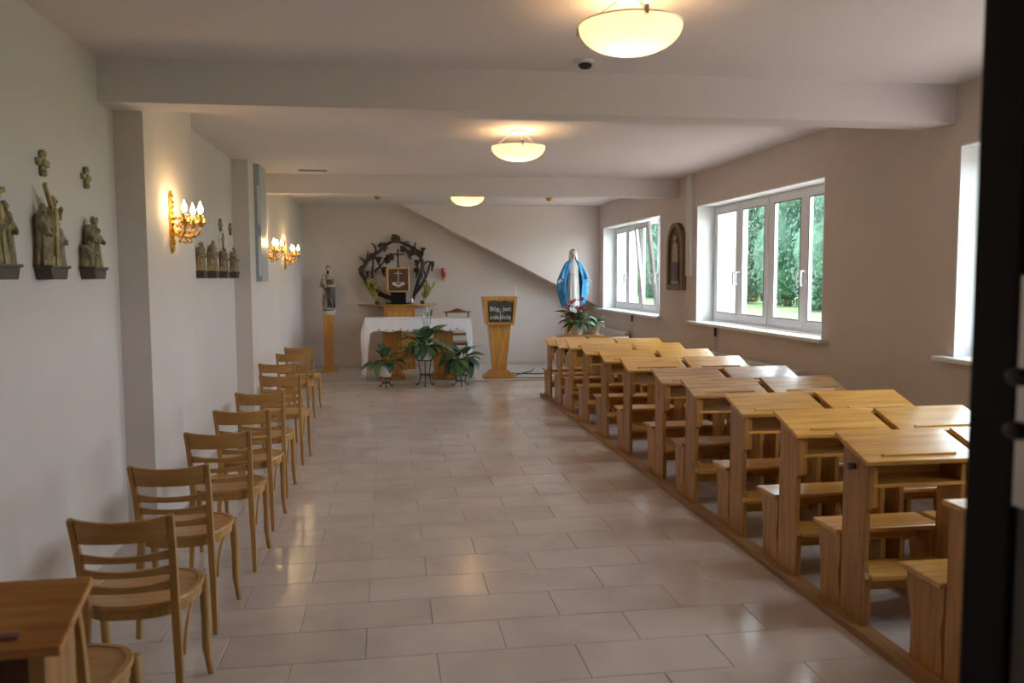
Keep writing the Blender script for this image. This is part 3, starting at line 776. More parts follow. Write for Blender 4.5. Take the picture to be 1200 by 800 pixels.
# ------------------------------------------------------------------ orange desk bottom left
t = thing('kneeling_desk', 'orange varnished desk with sloping top at the bottom left corner', 'desk', (-1.285, 1.87, 0))
t.scale = (1, 1, .985)
for x in (0, .485):
    MB().prism([(.04, 0), (.22, 0), (.22, .845), (.04, .778)], 'x', x, x+.035).build('side_panel', M['pine_z'], t, bevel=.003)
o = MB().prism([(.030, .778), (.255, .862), (.248, .886), (.023, .802)], 'x', -.04, .558).build('desk_top', M['orange'], t, bevel=.006)
MB().prism([(.055, .813), (.07, .8185), (.067, .828), (.053, .823)], 'x', .02, .46).build('book_ledge', M['redwood'], o, bevel=.002)
MB().box(.035, .485, .02, .21, .64, .66).build('book_shelf', M['pine_x'], t)
MB().box(.035, .485, .195, .21, .66, .83).build('back_panel', M['redwood'], t)
MB().box(.035, .485, -.02, .20, .2, .225).build('kneeler', M['pine_x'], t)

# ================================================================== SANCTUARY
ZP = .022
# --- altar table with cloth
t = thing('altar_table', 'wooden altar table on two pedestals under a white cloth', 'table', (.46, 13.05, ZP))
TX, TY, TZ = .80, .36, .945
MB().box(-TX, TX, -TY, TY, TZ-.05, TZ).build('table_top', M['altarwood'], t, bevel=.004)
for x in (-.40, .40):
    MB().box(x-.145, x+.145, -.20, .20, .07, TZ-.05).build('pedestal', M['altarwood'], t, bevel=.006)
    MB().prism([(x-.20, 0), (x+.20, 0), (x+.20, .03), (x+.165, .07), (x-.165, .07), (x-.20, .03)], 'y', -.24, .24).build('pedestal_foot', M['altarwood'], t, bevel=.004)
MB().box(-.255, .255, -.03, .03, .30, .44).build('stretcher', M['altarwood'], t)
cl = MB()
cx, cy = .46, 13.05
e = .008
zt = ZP+TZ+e
path = []          # round the table edge, with the hem height and an outward flare
NX, NY = 60, 26
def hem(u):
    c = max(0, 1-min(u, 1-u)/.055); c = c*c*(3-2*c)
    return (zt-.185-.01*math.sin(u*34))*(1-c)+(ZP+.05)*c
for k in range(NX): # front left -> right
    u = k/NX; x = -TX-e+2*(TX+e)*u
    path.append((x, -TY-e, 0, -1, hem(u)))
for k in range(NY):
    u = k/NY; path.append((TX+e, -TY-e+2*(TY+e)*u, 1, 0, ZP+.045+.02*math.sin(u*9)))
for k in range(NX):
    u = k/NX; path.append((TX+e-2*(TX+e)*u, TY+e, 0, 1, zt-.2))
for k in range(NY):
    u = k/NY; path.append((-TX-e, TY+e-2*(TY+e)*u, -1, 0, ZP+.045+.02*math.sin(u*9)))
rg = []
for j in range(11):
    f = j/10; ring = []
    for i, (x, y, nx, ny, hz) in enumerate(path):
        z = zt+(hz-zt)*f
        drop = zt-z
        wv = .018*math.sin(i*.9)*min(1, drop*2.5)
        fl = .06*drop+wv*(1 if abs(nx) else .4)+(.03*math.sin(min(1, drop/.6)*pi) if nx < 0 else 0)
        xx, yy = x+nx*fl, y+ny*fl
        if abs(nx):              # side panels gather towards the front corner and flare
            s_ = max(0, 1-abs(y+TY)/.3)
            xx += nx*.05*math.sin(min(1, drop/.5)*pi)*s_
            yy -= .05*drop*s_
            xx -= nx*.13*s_*s_*min(1, drop/.3)*.5
        ring.append((cx+xx, cy+yy, z))
    rg.append(ring)
rg = [[(cx+(p[0]-cx)*.02, cy+(p[1]-cy)*.02, zt+.001) for p in rg[0]]]+rg
cl.rings(rg, cap=False)
co_ = cl.build('altar_cloth', M['cloth'], smooth=True)
sm_ = co_.modifiers.new('solid', 'SOLIDIFY'); sm_.thickness = .003; sm_.offset = 1
tag(co_, 'white linen cloth draped over the altar, hanging to the floor', 'cloth')
em = MB()
for k in range(8, NX-6, 4):
    x, y, nx, ny, hz = path[k]
    em.ball((cx+x, cy+y-.020, hz+.022), (.011, .004, .011), 8, 5)
tag(em.build('embroidered_hem', M['redwood'], co_), kind='stuff')

# --- presider's chair behind the altar
t = thing('carved_armchair', 'reddish carved wooden chair standing behind the altar', 'chair', (1.17, 14.05, ZP))
for s in (-1, 1):
    MB().tube([(s*.19, 0, 0), (s*.19, .0, .45), (s*.185, -.03, 1.0)], .018, 4, sq=True).build('rear_leg', M['redwood'], t)
    MB().tube([(s*.19, .40, 0), (s*.19, .40, .45)], .018, 4, sq=True).build('front_leg', M['redwood'], t)
rg = []
for k in range(17):
    u = -1+2*k/16; z1 = 1.01+.05*math.exp(-(u*2.4)**2)
    rg.append([(u*.225, -.045, .985), (u*.225, -.02, .985), (u*.225, -.02, z1), (u*.225, -.045, z1)])
MB().rings(rg).build('crest_rail', M['redwood'], t, smooth=True)
MB().box(-.18, .18, -.03, -.012, .60, .64).build('back_rail', M['redwood'], t)
MB().box(-.15, .15, -.03, -.018, .66, .96).build('back_pad', M['pot'], t, bevel=.006)
MB().box(-.215, .215, -.02, .43, .43, .48).build('seat', M['redwood'], t, bevel=.01)

# --- tabernacle stand, shelf, tabernacle, cross, vine
VX = lambda px: .176+(px-465)*.01467
VZ = lambda py: 2.083-(py-293)*.01475
t = thing('tabernacle_stand', 'wooden pillar with wide thin shelf against the altar wall', 'stand', (.2, 14.52, ZP))
MB().box(-.265, .265, -.16, .22, 0, 1.10).build('pillar', M['altarwood'], t, bevel=.004)
MB().box(-.20, .20, -.175, -.158, .12, 1.0).build('pillar_panel', M['ambo'], t, bevel=.008)
MB().prism([(-.30, -.20), (.30, -.20), (.66, .10), (.66, .22), (-.70, .22), (-.70, .10)], 'z', 1.10, 1.125).build('shelf', M['altarwood'], t, bevel=.004)
ZS = ZP+1.125
t = thing('tabernacle', 'gold framed dark tabernacle box with gilt cross emblem', 'tabernacle', (.19, 14.47, ZS))
MB().box(-.13, .13, -.08, .16, 0, .215).build('plinth', M['black'], t, bevel=.004)
MB().box(-.17, .17, -.10, .14, .215, .625).build('box', M['console'], t, bevel=.004)
fr = MB().box(-.19, .19, -.118, -.098, .21, .232).box(-.19, .19, -.118, -.098, .608, .632).box(-.19, -.168, -.118, -.098, .232, .608).box(.168, .19, -.118, -.098, .232, .608)
fr.build('gilt_frame', M['gold'], t, bevel=.003)
MB().box(-.168, .168, -.106, -.098, .232, .608).build('door', plain('tabernacle_door', (.10, .045, .02), .4, var=.2), t)
MB().box(-.007, .007, -.114, -.104, .40, .585).box(-.06, .06, -.114, -.104, .525, .538).build('emblem_cross', M['letter'], t)
em = MB()
for k in range(9):
    a = -.095+.19*k/8
    em.ball((a, -.110, .335+.020*math.cos(k*.785)), (.014, .006, .026), 8, 6)
for k in range(7):
    em.ball((-.07+.14*k/6, -.110, .375), (.010, .006, .012), 8, 6)
em.build('emblem_vessel', M['letter'], t, smooth=True)
t = thing('standing_cross', 'dark metal cross standing on top of the tabernacle', 'cross', (.19, 14.47, ZS+.632))
MB().box(-.016, .016, -.012, .012, 0, .315).box(-.105, .105, -.012, .012, .215, .245).build('cross_body', M['bronze'], t, bevel=.003)
MB().box(-.05, .05, -.03, .03, 0, .012).build('cross_foot', M['bronze'], t)

t = thing('vine_wreath', 'dark bronze vine wreath with leaves ringing the tabernacle', 'wreath', (0, 14.66, 0))
def V(cx_, cy_, dy=0): return (VX(410+cx_/8), dy, VZ(270+cy_/8))
strands = [
 ([(400,640),(310,612),(230,565),(170,500),(122,430),(92,385),(100,345),(140,330),(150,298),(200,248),(280,190),(350,128),(420,97),(480,110),(560,145),(622,180),(662,250),(682,310),(670,390),(645,470),(615,560),(590,640)], [.036,.042,.046,.046,.038,.026,.022,.022,.024,.028,.028,.026,.024,.024,.024,.026,.028,.028,.03,.032,.032,.032], 0),
 ([(150,480),(118,410),(132,330),(160,260),(170,190)], [.03,.024,.02,.016,.012], -.03),
 ([(140,310),(120,275),(88,248)], [.02,.016,.012], .02),
 ([(230,240),(243,180),(228,140),(200,118)], [.02,.017,.014,.01], -.02),
 ([(205,450),(205,380),(215,300),(205,260)], [.022,.018,.016,.012], -.03),
 ([(220,390),(270,345),(310,300),(335,255)], [.018,.016,.014,.01], -.04),
 ([(605,600),(680,500),(722,410),(748,335),(757,300)], [.032,.028,.024,.02,.014], -.03),
 ([(712,430),(694,370),(700,315),(735,288),(770,300)], [.016,.014,.013,.012,.010], .02),
 ([(625,185),(610,150),(620,110)], [.02,.016,.012], -.02),
 ([(520,120),(545,100),(560,125)], [.012,.01,.008], -.02),
 ([(650,470),(680,440),(668,400)], [.014,.012,.01], -.04),
 ([(290,180),(285,140),(330,118),(345,150)], [.012,.01,.01,.008], -.03)]
for pts, rad, dy in strands:
    P = spline([V(a, b, dy*(k/(len(pts)-1))) for k, (a, b) in enumerate(pts)], 5)
    rr = []
    for i in range(len(P)):
        f = i/(len(P)-1)*(len(rad)-1); k = min(int(f), len(rad)-2); rr.append(lerp(rad[k], rad[k+1], f-k)*(.92+.16*rnd.random()))
    MB().tube(P, rr, 8).build('vine_branch', M['bronze'], t, smooth=True)
lm = MB()          # a lobed vine leaf
lob = []
for k in range(20):
    a = 2*pi*k/20; q = .066*(1+.16*math.cos(5*a)+.10*math.cos(3*a))
    lob.append((q*math.sin(a), q*math.cos(a)))
lm.prism(lob, 'y', -.006, .006)
leafm = lm.mesh('vine_leaf', M['bronze'])
gm = MB()
for r_ in range(5):
    for k in range(max(1, 4-r_)):
        gm.ball(((k-(3-r_)/2)*.032, rnd.uniform(-.02, .02), -.034*r_), .022, 8, 6)
grape = gm.mesh('grape_cluster', M['bronze'], True)
for (a, b) in ((300,145),(420,68),(500,175),(585,205),(380,250),(350,275),(210,240),(320,160),(440,80),(650,215)):
    obj('vine_leaf', leafm, t, V(a, b, -.045), (R(rnd.uniform(-25, 25)), rnd.uniform(0, 6), R(rnd.uniform(-25, 25))), (.95,)*3)
for (a, b) in ((685,170),(630,285),(625,365),(772,300),(265,255),(310,350),(560,190),(350,235),(160,390)):
    obj('grape_cluster', grape, t, V(a, b, -.04), (0, 0, rnd.uniform(0, 6)), (.95,)*3)
MB().box(VX(455)-.05, VX(478)+.05, -.05, .08, ZS, ZS+.02).build('wreath_foot', M['bronze'], t)
MB().tube([V(400, 640), (VX(461), 0, ZS+.01)], .036, 8).tube([V(590, 640), (VX(482), 0, ZS+.01)], .032, 8).build('wreath_root', M['bronze'], t, smooth=True)
def leaf_mesh(name, mt, w_=.17, droop=.35, fold=.12, n=7):
    m = MB(); v = []; f = []
    for k in range(n):
        u = k/(n-1); hw = w_*math.sin(pi*min(1, (u*.93+.05)))**.8
        z = .25*u-droop*u*u; y = u*(1-.12*u*droop)
        v += [(-hw, y, z+fold*hw), (0, y, z-fold*.3*hw), (hw, y, z+fold*hw)]
    for k in range(n-1):
        a = k*3; f += [(a, a+1, a+4, a+3), (a+1, a+2, a+5, a+4)]
    m.add(v, f); return m.mesh(name, mt, True)
LF = leaf_mesh('leaf', M['leaf'], .27, .65); LF2 = leaf_mesh('leaf', M['leaf2'], .25, .7); LFn = leaf_mesh('leaf', M['leaf'], .10, .65)
LFy = leaf_mesh('leaf', M['yellowleaf'], .12, .2)
# yellow-green sprigs on the shelf
for (x, lab, lean, hh) in ((VX(441), 'yellow-green dried sprig left of the tabernacle', -.5, .42), (VX(494), 'yellow-green dried sprig right of the tabernacle', .75, .34)):
    t = thing('dried_sprig', lab, 'dried plant', (x, 14.45, ZS), 0, 'dried sprigs on the tabernacle shelf')
    for s in range(6):
        a = lean*.6+rnd.uniform(-.28, .28); L_ = hh*rnd.uniform(.75, 1.05)
        tip = (math.sin(a)*L_, rnd.uniform(-.05, .02), math.cos(a)*L_)
        MB().tube([(0, 0, 0), (tip[0]*.5, tip[1]*.5, tip[2]*.55), tip], .004, 6).build('stem', M['yellowleaf'], t)
        for k in range(7):
            u = .3+.7*k/6
            obj('leaf', LFy, t, (tip[0]*u, tip[1]*u, tip[2]*u), (R(45), 0, rnd.uniform(0, 6.28)), (.15,)*3)
    MB().lathe([(.03, 0), (.04, .03), (.03, .06), (.022, .062)], 14).build('holder', M['bronze'], t, smooth=True)
t = thing('cruet', 'small silver cruet beside the tabernacle plinth', 'cruet', (VX(481.5), 14.42, ZS))
MB().lathe([(.02, 0), (.03, .02), (.032, .05), (.015, .09), (.013, .11), (.02, .12)], 14).build('vessel', M['steel'], t, smooth=True)
MB().ball((0, 0, .13), .013, 10, 6).build('stopper', M['steel'], t, smooth=True)

# --- sanctuary lamp
t = thing('sanctuary_lamp', 'red sanctuary lamp in gilt bracket on the altar wall', 'lamp', (.99, YF, 1.60))
MB().box(-.025, .025, -.012, 0, -.06, .17).build('wall_plate', M['gold'], t, bevel=.004)
MB().tube([(0, -.01, -.03), (0, -.06, -.035), (0, -.08, .0)], .008, 8).build('bracket_arm', M['gold'], t, smooth=True)
MB().lathe([(.02, 0), (.042, .01), (.045, .02), (.02, .022)], 16, (0, -.08, 0)).build('cup', M['gold'], t, smooth=True)
MB().lathe([(.028, .02), (.038, .06), (.040, .13), (.036, .17), (.030, .172)], 16, (0, -.08, 0)).build('red_glass', M['redglass'], t, smooth=True)

# --- ambo
t = thing('ambo', 'tapered wooden ambo with dark open-book panel', 'lectern', (1.725, 12.85, ZP))
MB().prism([(-.25, 0), (.25, 0), (.25, .04), (.20, .07), (.135, .13), (-.135, .13), (-.20, .07), (-.25, .04)], 'y', -.15, .15).build('foot', M['ambo'], t, bevel=.004)
MB().rings([[(-a, -b, z), (a, -b, z), (a, b, z), (-a, b, z)] for a, b, z in ((.105, .09, .11), (.12, .10, .30), (.175, .13, .86))]).build('column', M['ambo'], t, bevel=.004)
MB().box(-.06, .06, -.142, -.10, .14, .84).build('column_fillet', M['ambo'], t, bevel=.01) if False else None
h = MB().rings([[(-a, y0, z), (a, y0, z), (a, y1, z), (-a, y1, z)] for a, y0, y1, z in ((.215, -.15, .15, .845), (.265, -.19, .17, 1.285))])
h = h.build('head_box', M['ambo'], t, bevel=.004)
def af(z): return lerp(-.15, -.19, (z-.845)/.44)-.001
def aw(z): return lerp(.215, .265, (z-.845)/.44)
fm = MB()
for (x0, x1, z0, z1) in ((-1, 1, .845, .885), (-1, 1, 1.23, 1.285), (-1, -.83, .885, 1.23), (.83, 1, .885, 1.23)):
    fm.add([(x0*aw(z0), af(z0), z0), (x1*aw(z0), af(z0), z0), (x1*aw(z1), af(z1), z1), (x0*aw(z1), af(z1), z1),
            (x0*aw(z0), af(z0)-.035, z0), (x1*aw(z0), af(z0)-.035, z0), (x1*aw(z1), af(z1)-.035, z1), (x0*aw(z1), af(z1)-.035, z1)],
           [(0,1,2,3),(7,6,5,4),(0,4,5,1),(1,5,6,2),(2,6,7,3),(3,7,4,0)])
fm.build('head_frame', M['ambo'], h, bevel=.002)
bp_ = []
for s in (-1, 1):
    pts = []
    for k in range(9):
        u = k/8; pts.append((s*u*.187, 1.205-.01*0+.020*math.sin(u*pi*.8)-.03*u*u))
    poly = [(0, .890)]+[(p[0], p[1]) for p in pts]+[(s*.178, .893)]
    v = [(x, af(z)-.004, z) for x, z in poly]+[(x, af(z)-.012-.01*abs(x)/.17, z) for x, z in poly]
    n = len(poly)
    MB().add(v, [tuple(range(n)), tuple(range(2*n-1, n-1, -1))]+[(i, (i+1) % n, n+(i+1) % n, n+i) for i in range(n)]).build('book_page', M['blackboard'], h)
MB().box(-.004, .004, af(1.0)-.020, af(1.0)-.004, .90, 1.20).build('book_spine', M['letter'], h)
def text(body, size, loc, rot, m, parent, name='lettering'):
    cu = bpy.data.curves.new(name, 'FONT'); cu.body = body; cu.size = size; cu.align_x = 'CENTER'; cu.extrude = .002; cu.offset = .0015
    to = bpy.data.objects.new('tmp', cu); C.objects.link(to)
    bpy.context.view_layer.update()
    me = bpy.data.meshes.new_from_object(to.evaluated_get(bpy.context.evaluated_depsgraph_get()))
    bpy.data.objects.remove(to)
    me.materials.clear(); me.materials.append(m)
    o = obj(name, me, parent, loc, rot); return o
tl = math.atan2(.04, .44)
text('Bóg  jest', .095, (0, af(1.07)-.030, 1.065), (R(90)+tl, 0, 0), M['letter'], h)
text('miłością', .095, (0, af(.95)-.030, .935), (R(90)+tl, 0, 0), M['letter'], h)
MB().tube([(.262, .0, 1.28), (.268, -.01, 1.36), (.272, -.02, 1.45)], .009, 8).build('microphone', M['whiteflower'], t, smooth=True)

# --- statue of a bearded man holding a child, on a wooden column
t = thing('statue_column', 'slim tapered wooden column carrying the small statue', 'pedestal', (-.985, 14.25, ZP))
MB().rings([[(-a, -a, z), (a, -a, z), (a, a, z), (-a, a, z)] for a, z in ((.145, 0), (.145, .02), (.11, .045), (.072, .06), (.075, .3), (.088, .965))]).build('column', M['ambo'], t, bevel=.004)
MB().lathe([(.08, .96), (.10, .97), (.125, 1.02), (.13, 1.035), (.001, 1.036)], 24).build('stone_cap', M['ivory'], t, smooth=True)
ZJ = ZP+1.036
t = thing('standing_statue', 'painted statue of bearded man in brown cloak holding child', 'statue', (-.985, 14.25, ZJ))
MB().lathe([(.12, 0), (.12, .02), (.001, .021)], 20).build('statue_base', M['console'], t, smooth=True)
t.scale = (.76, .8, .92)
m = robe(MB(), [(.02, 0, 0, .13, .10), (.15, 0, 0, .12, .095), (.35, .0, 0, .115, .09), (.5, .0, 0, .12, .09), (.58, 0, 0, .115, .08), (.63, 0, 0, .07, .06), (.665, 0, 0, .035, .035), (.70, 0, 0, .032, .035)], 26, 7, .08, 3)
b = m.build('tunic', M['cream'], t, smooth=True)
m = robe(MB(), [(.05, .01, .01, .135, .108), (.2, .01, .01, .14, .112), (.4, .005, .01, .145, .11), (.55, .0, .01, .14, .10), (.61, 0, .01, .09, .07)], 30, 8, .07, 5, R(-100), R(215))
o = m.build('cloak', M['brownrobe'], t, smooth=True); q = o.modifiers.new('s', 'SOLIDIFY'); q.thickness = .008
MB().tube(spline([(-.11, -.09, .50), (-.03, -.115, .36), (.06, -.11, .22), (.10, -.08, .10)], 5), [.055]*8+[.075]*8, 8, .45).build('cloak_drape', M['brownrobe'], t, smooth=True)
hc = (.01, -.02, .745); s = .11
hd = head_geo(MB(), hc, s).build('head', M['skin'], t, smooth=True); face_geo(hd, hc, s, M['hair'])
MB().ball((hc[0], hc[1]+.015, hc[2]+.02), (.052, .052, .055)).build('hair', M['hair'], hd, smooth=True)
MB().ball((hc[0], hc[1]-.045, hc[2]-.045), (.032, .022, .035)).build('beard', M['hair'], hd, smooth=True)
MB().tube(spline([(-.10, -.01, .58), (-.145, -.06, .46), (-.09, -.12, .43)], 5), [.035]*6+[.028]*5, 10).tube(spline([(.10, -.01, .58), (.14, -.05, .47), (.04, -.12, .45), (-.02, -.125, .46)], 5), [.035]*8+[.024]*8, 10).build('sleeve', M['cream'], t, smooth=True)
hand_geo(hand_geo(MB(), (-.02, -.12, .46), (-1, -.2, .2), (0, 0, 1), .05), (-.09, -.12, .43), (.6, -.4, 0), (0, 0, 1), .05).build('hand', M['skin'], t, smooth=True)
m = robe(MB(), [(.42, -.085, -.10, .05, .045), (.48, -.09, -.095, .05, .042), (.55, -.085, -.09, .042, .035), (.585, -.085, -.09, .02, .02)], 18, 6, .08, 8)
ch = m.build('child_figure', M['cream'], t, smooth=True)
hc2 = (-.085, -.095, .615)
h2 = head_geo(MB(), hc2, .07).build('child_head', M['skin'], ch, smooth=True)
MB().ball((hc2[0], hc2[1]+.01, hc2[2]+.012), (.034, .034, .034)).build('child_hair', M['hair'], ch, smooth=True)
MB().tube([(-.06, -.12, .42), (-.07, -.14, .36), (-.075, -.135, .30)], [.018, .016, .012], 8).tube([(-.10, -.12, .42), (-.11, -.14, .36), (-.115, -.135, .30)], [.018, .016, .012], 8).build('child_leg', M['skin'], ch, smooth=True)
MB().ball((-.13, -.05, .25), (.012, .05, .09), 10, 8).build('lily_spray', M['pot'], t, smooth=True)

# --- statue of a robed woman in a blue cloak
t = thing('statue_pedestal', 'dark wooden pedestal under the blue-cloaked statue', 'pedestal', (2.985, 13.15, ZP))
MB().prism([(-.17, -.17), (.17, -.17), (.17, .17), (-.17, .17)], 'z', 0, .045).build('plinth_foot', M['altarwood'], t, bevel=.006)
MB().box(-.12, .12, -.12, .12, .045, .93).build('column', M['altarwood'], t, bevel=.006)
MB().box(-.17, .17, -.17, .17, .93, .965).build('plinth_top', M['altarwood'], t, bevel=.006)
ZM = ZP+.965
t = thing('standing_statue', 'painted statue of a woman in blue cloak and ivory gown', 'statue', (2.985, 13.15, ZM))
MB().lathe([(.15, 0), (.15, .03), (.13, .05), (.001, .052)], 24).build('statue_base', M['foil'], t, smooth=True)
m = robe(MB(), [(.045, 0, -.02, .125, .10), (.12, 0, -.02, .115, .095), (.30, 0, -.015, .105, .09), (.50, 0, -.01, .10, .085), (.64, 0, -.01, .088, .075), (.74, 0, -.01, .105, .075), (.82, 0, 0, .11, .07), (.865, 0, 0, .07, .05), (.885, 0, 0, .034, .035), (.93, 0, 0, .032, .034)], 40, 9, .07, 11)
m.build('gown', M['ivory'], t, smooth=True)
MB().lathe([(.090, .655), (.094, .66), (.092, .672), (.088, .674)], 26, (0, -.01, 0)).build('sash', M['ivory'], t, smooth=True)
cs = [(.14, 0, .02, .175, .11), (.22, 0, .02, .205, .12), (.34, 0, .015, .235, .125), (.46, 0, .01, .258, .12), (.56, 0, .0, .255, .115), (.64, 0, 0, .225, .11), (.72, 0, .0, .19, .105), (.80, 0, .0, .155, .095), (.86, 0, .005, .115, .08), (.89, 0, .01, .06, .06)]
m = robe(MB(), cs, 60, 11, .07, 21, R(-58), R(238))
o = m.build('cloak', M['blue'], t, smooth=True); q = o.modifiers.new('s', 'SOLIDIFY'); q.thickness = .010
for s_ in (-1, 1):
    MB().tube(spline([(s_*.11, -.02, .83), (s_*.17, -.035, .70), (s_*.215, -.08, .585)], 6), [.04, .04, .042, .043, .044, .045, .046, .047, .047, .048, .048, .046, .044], 12, .8).build('sleeve', M['blue'], t, smooth=True)
    hand_geo(MB(), (s_*.217, -.085, .595), (s_*.55, -.35, -.75), (0, -1, .3), .065).build('hand', M['skin'], t, smooth=True)
hc = (0, -.015, .985); s = .118
hd = head_geo(MB(), hc, s).build('head', M['skin'], t, smooth=True); face_geo(hd, hc, s, M['hair'])
m = robe(MB(), [(.82, 0, .02, .095, .075), (.90, 0, .015, .072, .066), (.97, 0, .01, .066, .072), (1.02, 0, .006, .062, .070), (1.052, 0, .004, .046, .054), (1.072, 0, .004, .016, .02)], 30, 7, .05, 4, R(-48), R(228))
o = m.build('veil', M['ivory'], t, smooth=True); q = o.modifiers.new('s', 'SOLIDIFY'); q.thickness = .006
MB().ball((hc[0], hc[1]+.012, hc[2]+.012), (.053, .055, .062)).build('hair', M['hair'], hd, smooth=True)

# low table for the flowers before the statue
t = thing('flower_table', 'small wooden table under the red flowers by the statue', 'table', (2.83, 12.05, 0))
MB().box(-.34, .34, -.17, .17, .715, .745).build('table_top', M['pine_x'], t, bevel=.004)
for a in (-1, 1):
    for b in (-1, 1): MB().tube([(a*.30, b*.13, 0), (a*.30, b*.13, .715)], .024, 4, sq=True).build('leg', M['pine_z'], t)

# ------------------------------------------------------------------ potted plants
def pot(t, r0, r1, h, rim=True):
    MB().lathe([(.001, 0), (r0, 0), (r0+.004, .01), (r1, h*.82), (r1+.008, h*.84), (r1+.008, h), (r1-.008, h), (r1-.012, h-.015), (.001, h-.02)], 24).build('pot', M['pot'], t, smooth=True)
def plant(name, lab, loc, r0, r1, h, leaves, seed, mesh=None, grp='potted plants before the altar', stalk=0):
    t = thing(name, lab, 'potted plant', loc, 0, grp)
    pot(t, r0, r1, h)
    r = random.Random(seed)
    for (n, L0, L1, e0, e1) in leaves:
        for k in range(n):
            a = 2*pi*(k+r.uniform(-.3, .3))/n+seed; el = r.uniform(e0, e1); L_ = r.uniform(L0, L1)
            hgt = L_*.35*math.sin(max(el, .1)); base = (math.cos(a)*r1*.3, math.sin(a)*r1*.3, h-.02)
            st = Vector((math.cos(a)*(r1*.3+L_*.35*math.cos(el)), math.sin(a)*(r1*.3+L_*.35*math.cos(el)), h+L_*.45*math.sin(max(el, .25))))
            lf = obj('leaf', mesh or (LF if k % 3 else LF2), t, st, (el-.25, r.uniform(-.3, .3), a-pi/2), (L_*r.uniform(.8, 1.1), L_, L_))
            MB().tube([base, (Vector(base)+st)/2+Vector((0, 0, .03)), st], .005, 5).build('petiole', M['leaf2'], lf if False else t)
    return t
def iron_stand(lab, loc, r, h, feet=3):
    t = thing('plant_stand', lab, 'plant stand', loc, 0, 'wrought-iron plant stands')
    def ring(rr, z): return [(rr*math.cos(2*pi*k/20), rr*math.sin(2*pi*k/20), z) for k in range(21)]
    MB().tube(ring(r, h), .007, 6).tube(ring(r*.7, h*.45), .006, 6).build('ring', M['darkmetal'], t, smooth=True)
    MB().tube([(-r, 0, h-.004), (r, 0, h-.004)], .006, 6).tube([(0, -r, h-.004), (0, r, h-.004)], .006, 6).build('pot_support', M['darkmetal'], t)
    for k in range(feet):
        a = 2*pi*k/feet+.5; c, s = math.cos(a), math.sin(a)
        q = [(r*c, r*s, h), (r*.7*c, r*.7*s, h*.45), (r*.95*c, r*.95*s, h*.12), (r*1.25*c, r*1.25*s, .006), (r*1.4*c, r*1.4*s, .03)]
        MB().tube(spline(q, 5), .007, 6).build('leg', M['darkmetal'], t, smooth=True)
    return t
iron_stand('low black iron plant stand at the left of the altar', (-.04, 12.22, 0), .085, .145)
plant('potted_plant', 'broad-leaved plant in white pot left before the altar', (-.04, 12.22, .152), .075, .10, .17, [(6, .22, .30, .0, .5), (5, .26, .36, .7, 1.3), (8, .18, .24, .0, .9)], 1)
iron_stand('tall black iron plant stand in the middle of the altar', (.535, 12.24, 0), .11, .385, 3)
plant('potted_peace_lily', 'large leafy plant with pale blooms in middle of altar', (.535, 12.24, .392), .095, .135, .18, [(9, .22, .30, -.2, .3), (10, .24, .32, .3, .8), (8, .26, .36, .9, 1.4), (12, .16, .24, -.5, .2)], 2)
pl = [o for o in C.objects if o.name.startswith('potted_peace_lily')][0]
for (x, y, z) in ((-.02, 0, .68), (.05, .03, .70), (.10, -.02, .66), (.0, .02, .60)):
    MB().tube([(0, 0, .16), (x*.6, y*.6, z*.6), (x, y, z)], .004, 5).build('flower_stalk', M['leaf2'], pl)
    obj('bloom', leaf_mesh('bloom', M['whiteflower'] if z != .66 else M['leaf2'], .22, .1), pl, (x, y, z-.01), (R(70), 0, rnd.uniform(0, 6)), (.10,)*3)
iron_stand('low black iron plant stand at the right of the altar', (1.06, 12.18, 0), .105, .165)
plant('potted_plant', 'drooping leafy plant in white pot right before the altar', (1.06, 12.18, .172), .09, .12, .19, [(11, .22, .30, -.6, .1), (10, .22, .30, .2, .7), (9, .24, .34, .8, 1.3), (14, .17, .25, -.9, -.2)], 3)
t = plant('poinsettia', 'red-flowered plant in white pot before the blue-cloaked statue', (2.80, 12.05, .745), .075, .095, .15, [(10, .15, .22, -.2, .3), (10, .18, .26, .4, .9), (10, .22, .30, .9, 1.4)], 4, None, 'flowers by the statue')
petal = leaf_mesh('petal', M['redflower'], .22, .2)
for (x, y, z, s) in ((-.10, -.05, .46, .13), (.06, -.06, .40, .11), (-.04, -.10, .30, .12), (-.17, -.04, .28, .11), (.0, .0, .38, .09), (-.10, -.1, .24, .11), (.10, -.05, .34, .10), (.03, -.1, .50, .11), (-.15, -.05, .40, .11)):
    MB().tube([(0, 0, .15), (x*.6, y*.6, z*.6), (x, y, z)], .004, 5).build('flower_stalk', M['leaf2'], t)
    for k in range(6):
        obj('petal', petal, t, (x, y, z), (R(rnd.uniform(0, 40)), 0, k*pi/3+rnd.uniform(-.2, .2)), (s,)*3)
t = thing('foil_wrapped_plant', 'small green plant wrapped in silver foil beside the red flowers', 'potted plant', (3.10, 12.12, .745), 0, 'flowers by the statue')
fo = MB().rings([[(rr*math.cos(2*pi*k/24)*(1+.16*f_*math.sin(5*k)), rr*math.sin(2*pi*k/24)*(1+.14*f_*math.cos(7*k)), z+.025*f_*math.sin(3*k)) for k in range(24)] for rr, z, f_ in ((.05, 0, 0), (.055, .02, .2), (.065, .10, .4), (.075, .15, .6), (.115, .19, 1))], cap=False)
fo = fo.build('foil', M['foil'], t); fo.modifiers.new('s', 'SOLIDIFY').thickness = .003
MB().lathe([(.001, 0), (.048, .001), (.06, .13), (.001, .135)], 18).build('pot', M['pot'], t, smooth=True)
for k in range(9):
    obj('leaf', LF2, t, (.02*math.cos(k), .02*math.sin(k), .14), (R(rnd.uniform(20, 70)), 0, k*.7), (.20,)*3)

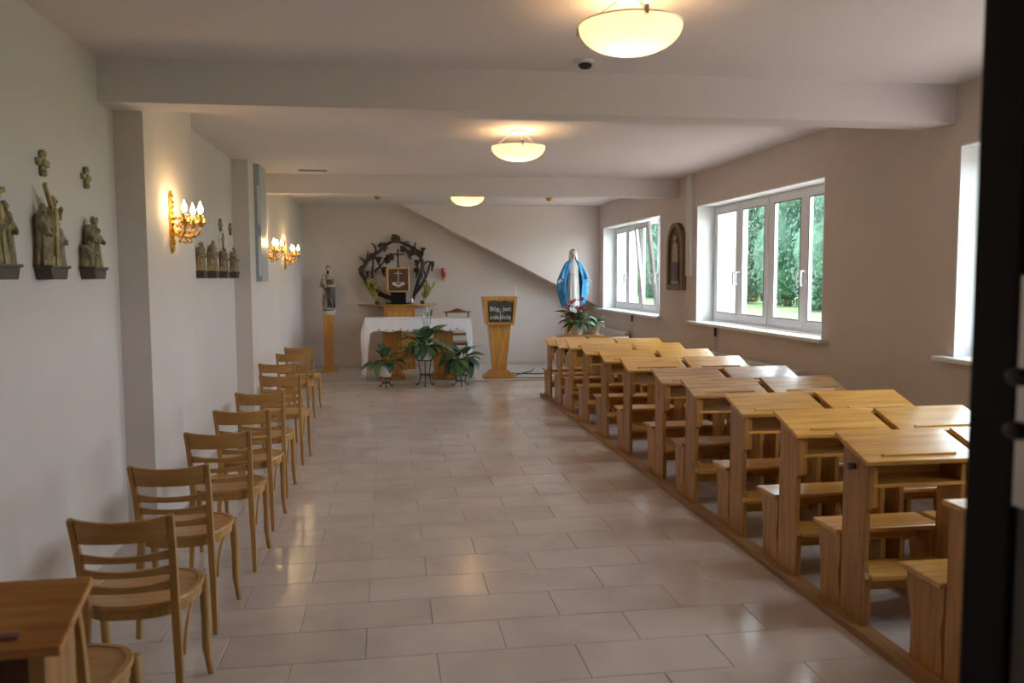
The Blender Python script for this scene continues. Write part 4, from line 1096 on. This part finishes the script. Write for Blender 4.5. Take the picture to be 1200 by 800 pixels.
# ------------------------------------------------------------------ cables by the ambo
for pts, lab in (([(1.95, 12.95), (2.15, 13.3), (2.4, 13.7), (2.5, 14.1)], 'dark cable running from the ambo to the altar wall'),
                 ([(1.75, 12.72), (2.1, 12.75), (2.4, 12.7), (2.75, 12.8), (3.0, 12.72)], 'dark cable lying across the platform right of the ambo'),
                 ([(2.0, 13.4), (2.4, 13.25), (2.9, 13.42), (3.2, 13.3)], 'dark cable lying behind the ambo near the statue')):
    tag(MB().tube(spline([(a, b, ZP+.008) for a, b in pts], 6), .008, 6).build('floor_cable', M['cable'], smooth=True), lab, 'cable', 'cables on the platform')

# ------------------------------------------------------------------ arched icon on the right wall
t = thing('arched_icon', 'dark arched wooden icon with pale robed figure on right wall', 'icon', (XR, 10.29, 1.43))
def arch(hw, z0, z1, n=14):
    return [(-hw, z0), (hw, z0)]+[(hw*math.cos(pi*k/n), z1+hw*1.05*math.sin(pi*k/n)) for k in range(n+1)]
MB().prism(arch(.29, 0, .56), 'x', -.035, 0).build('icon_board', M['iconwood'], t, bevel=.004)
o_, i_ = arch(.29, 0, .56), arch(.225, .07, .56)
n = len(o_)
fm = MB(); v = [(-.065, a, b) for a, b in o_]+[(-.065, a, b) for a, b in i_]+[(-.03, a, b) for a, b in o_]+[(-.03, a, b) for a, b in i_]
f = []
for k in range(n):
    j = (k+1) % n
    f += [(k, j, n+j, n+k), (2*n+k, 3*n+k, 3*n+j, 2*n+j), (k, 2*n+k, 2*n+j, j), (n+k, n+j, 3*n+j, 3*n+k)]
fm.add(v, f).build('icon_frame', M['iconwood'], t, bevel=.003)
fg = MB()
robe(fg, [(.12, -.045, 0, .02, .12), (.3, -.045, 0, .02, .11), (.38, -.045, 0, .022, .10)], 20, 6, .08, 2)
fg.build('figure_skirt', M['iconviolet'], t, smooth=True)
fg = MB()
robe(fg, [(.36, -.046, 0, .022, .105), (.5, -.046, 0, .022, .10), (.58, -.046, 0, .02, .075), (.61, -.046, 0, .015, .03)], 20, 6, .06, 2)
fg.ball((-.048, 0, .655), (.025, .04, .05)); fg.build('figure_bust', M['iconpale'], t, smooth=True)
MB().box(-.06, -.035, -.12, .12, .085, .115).build('figure_plinth', M['iconpale'], t)
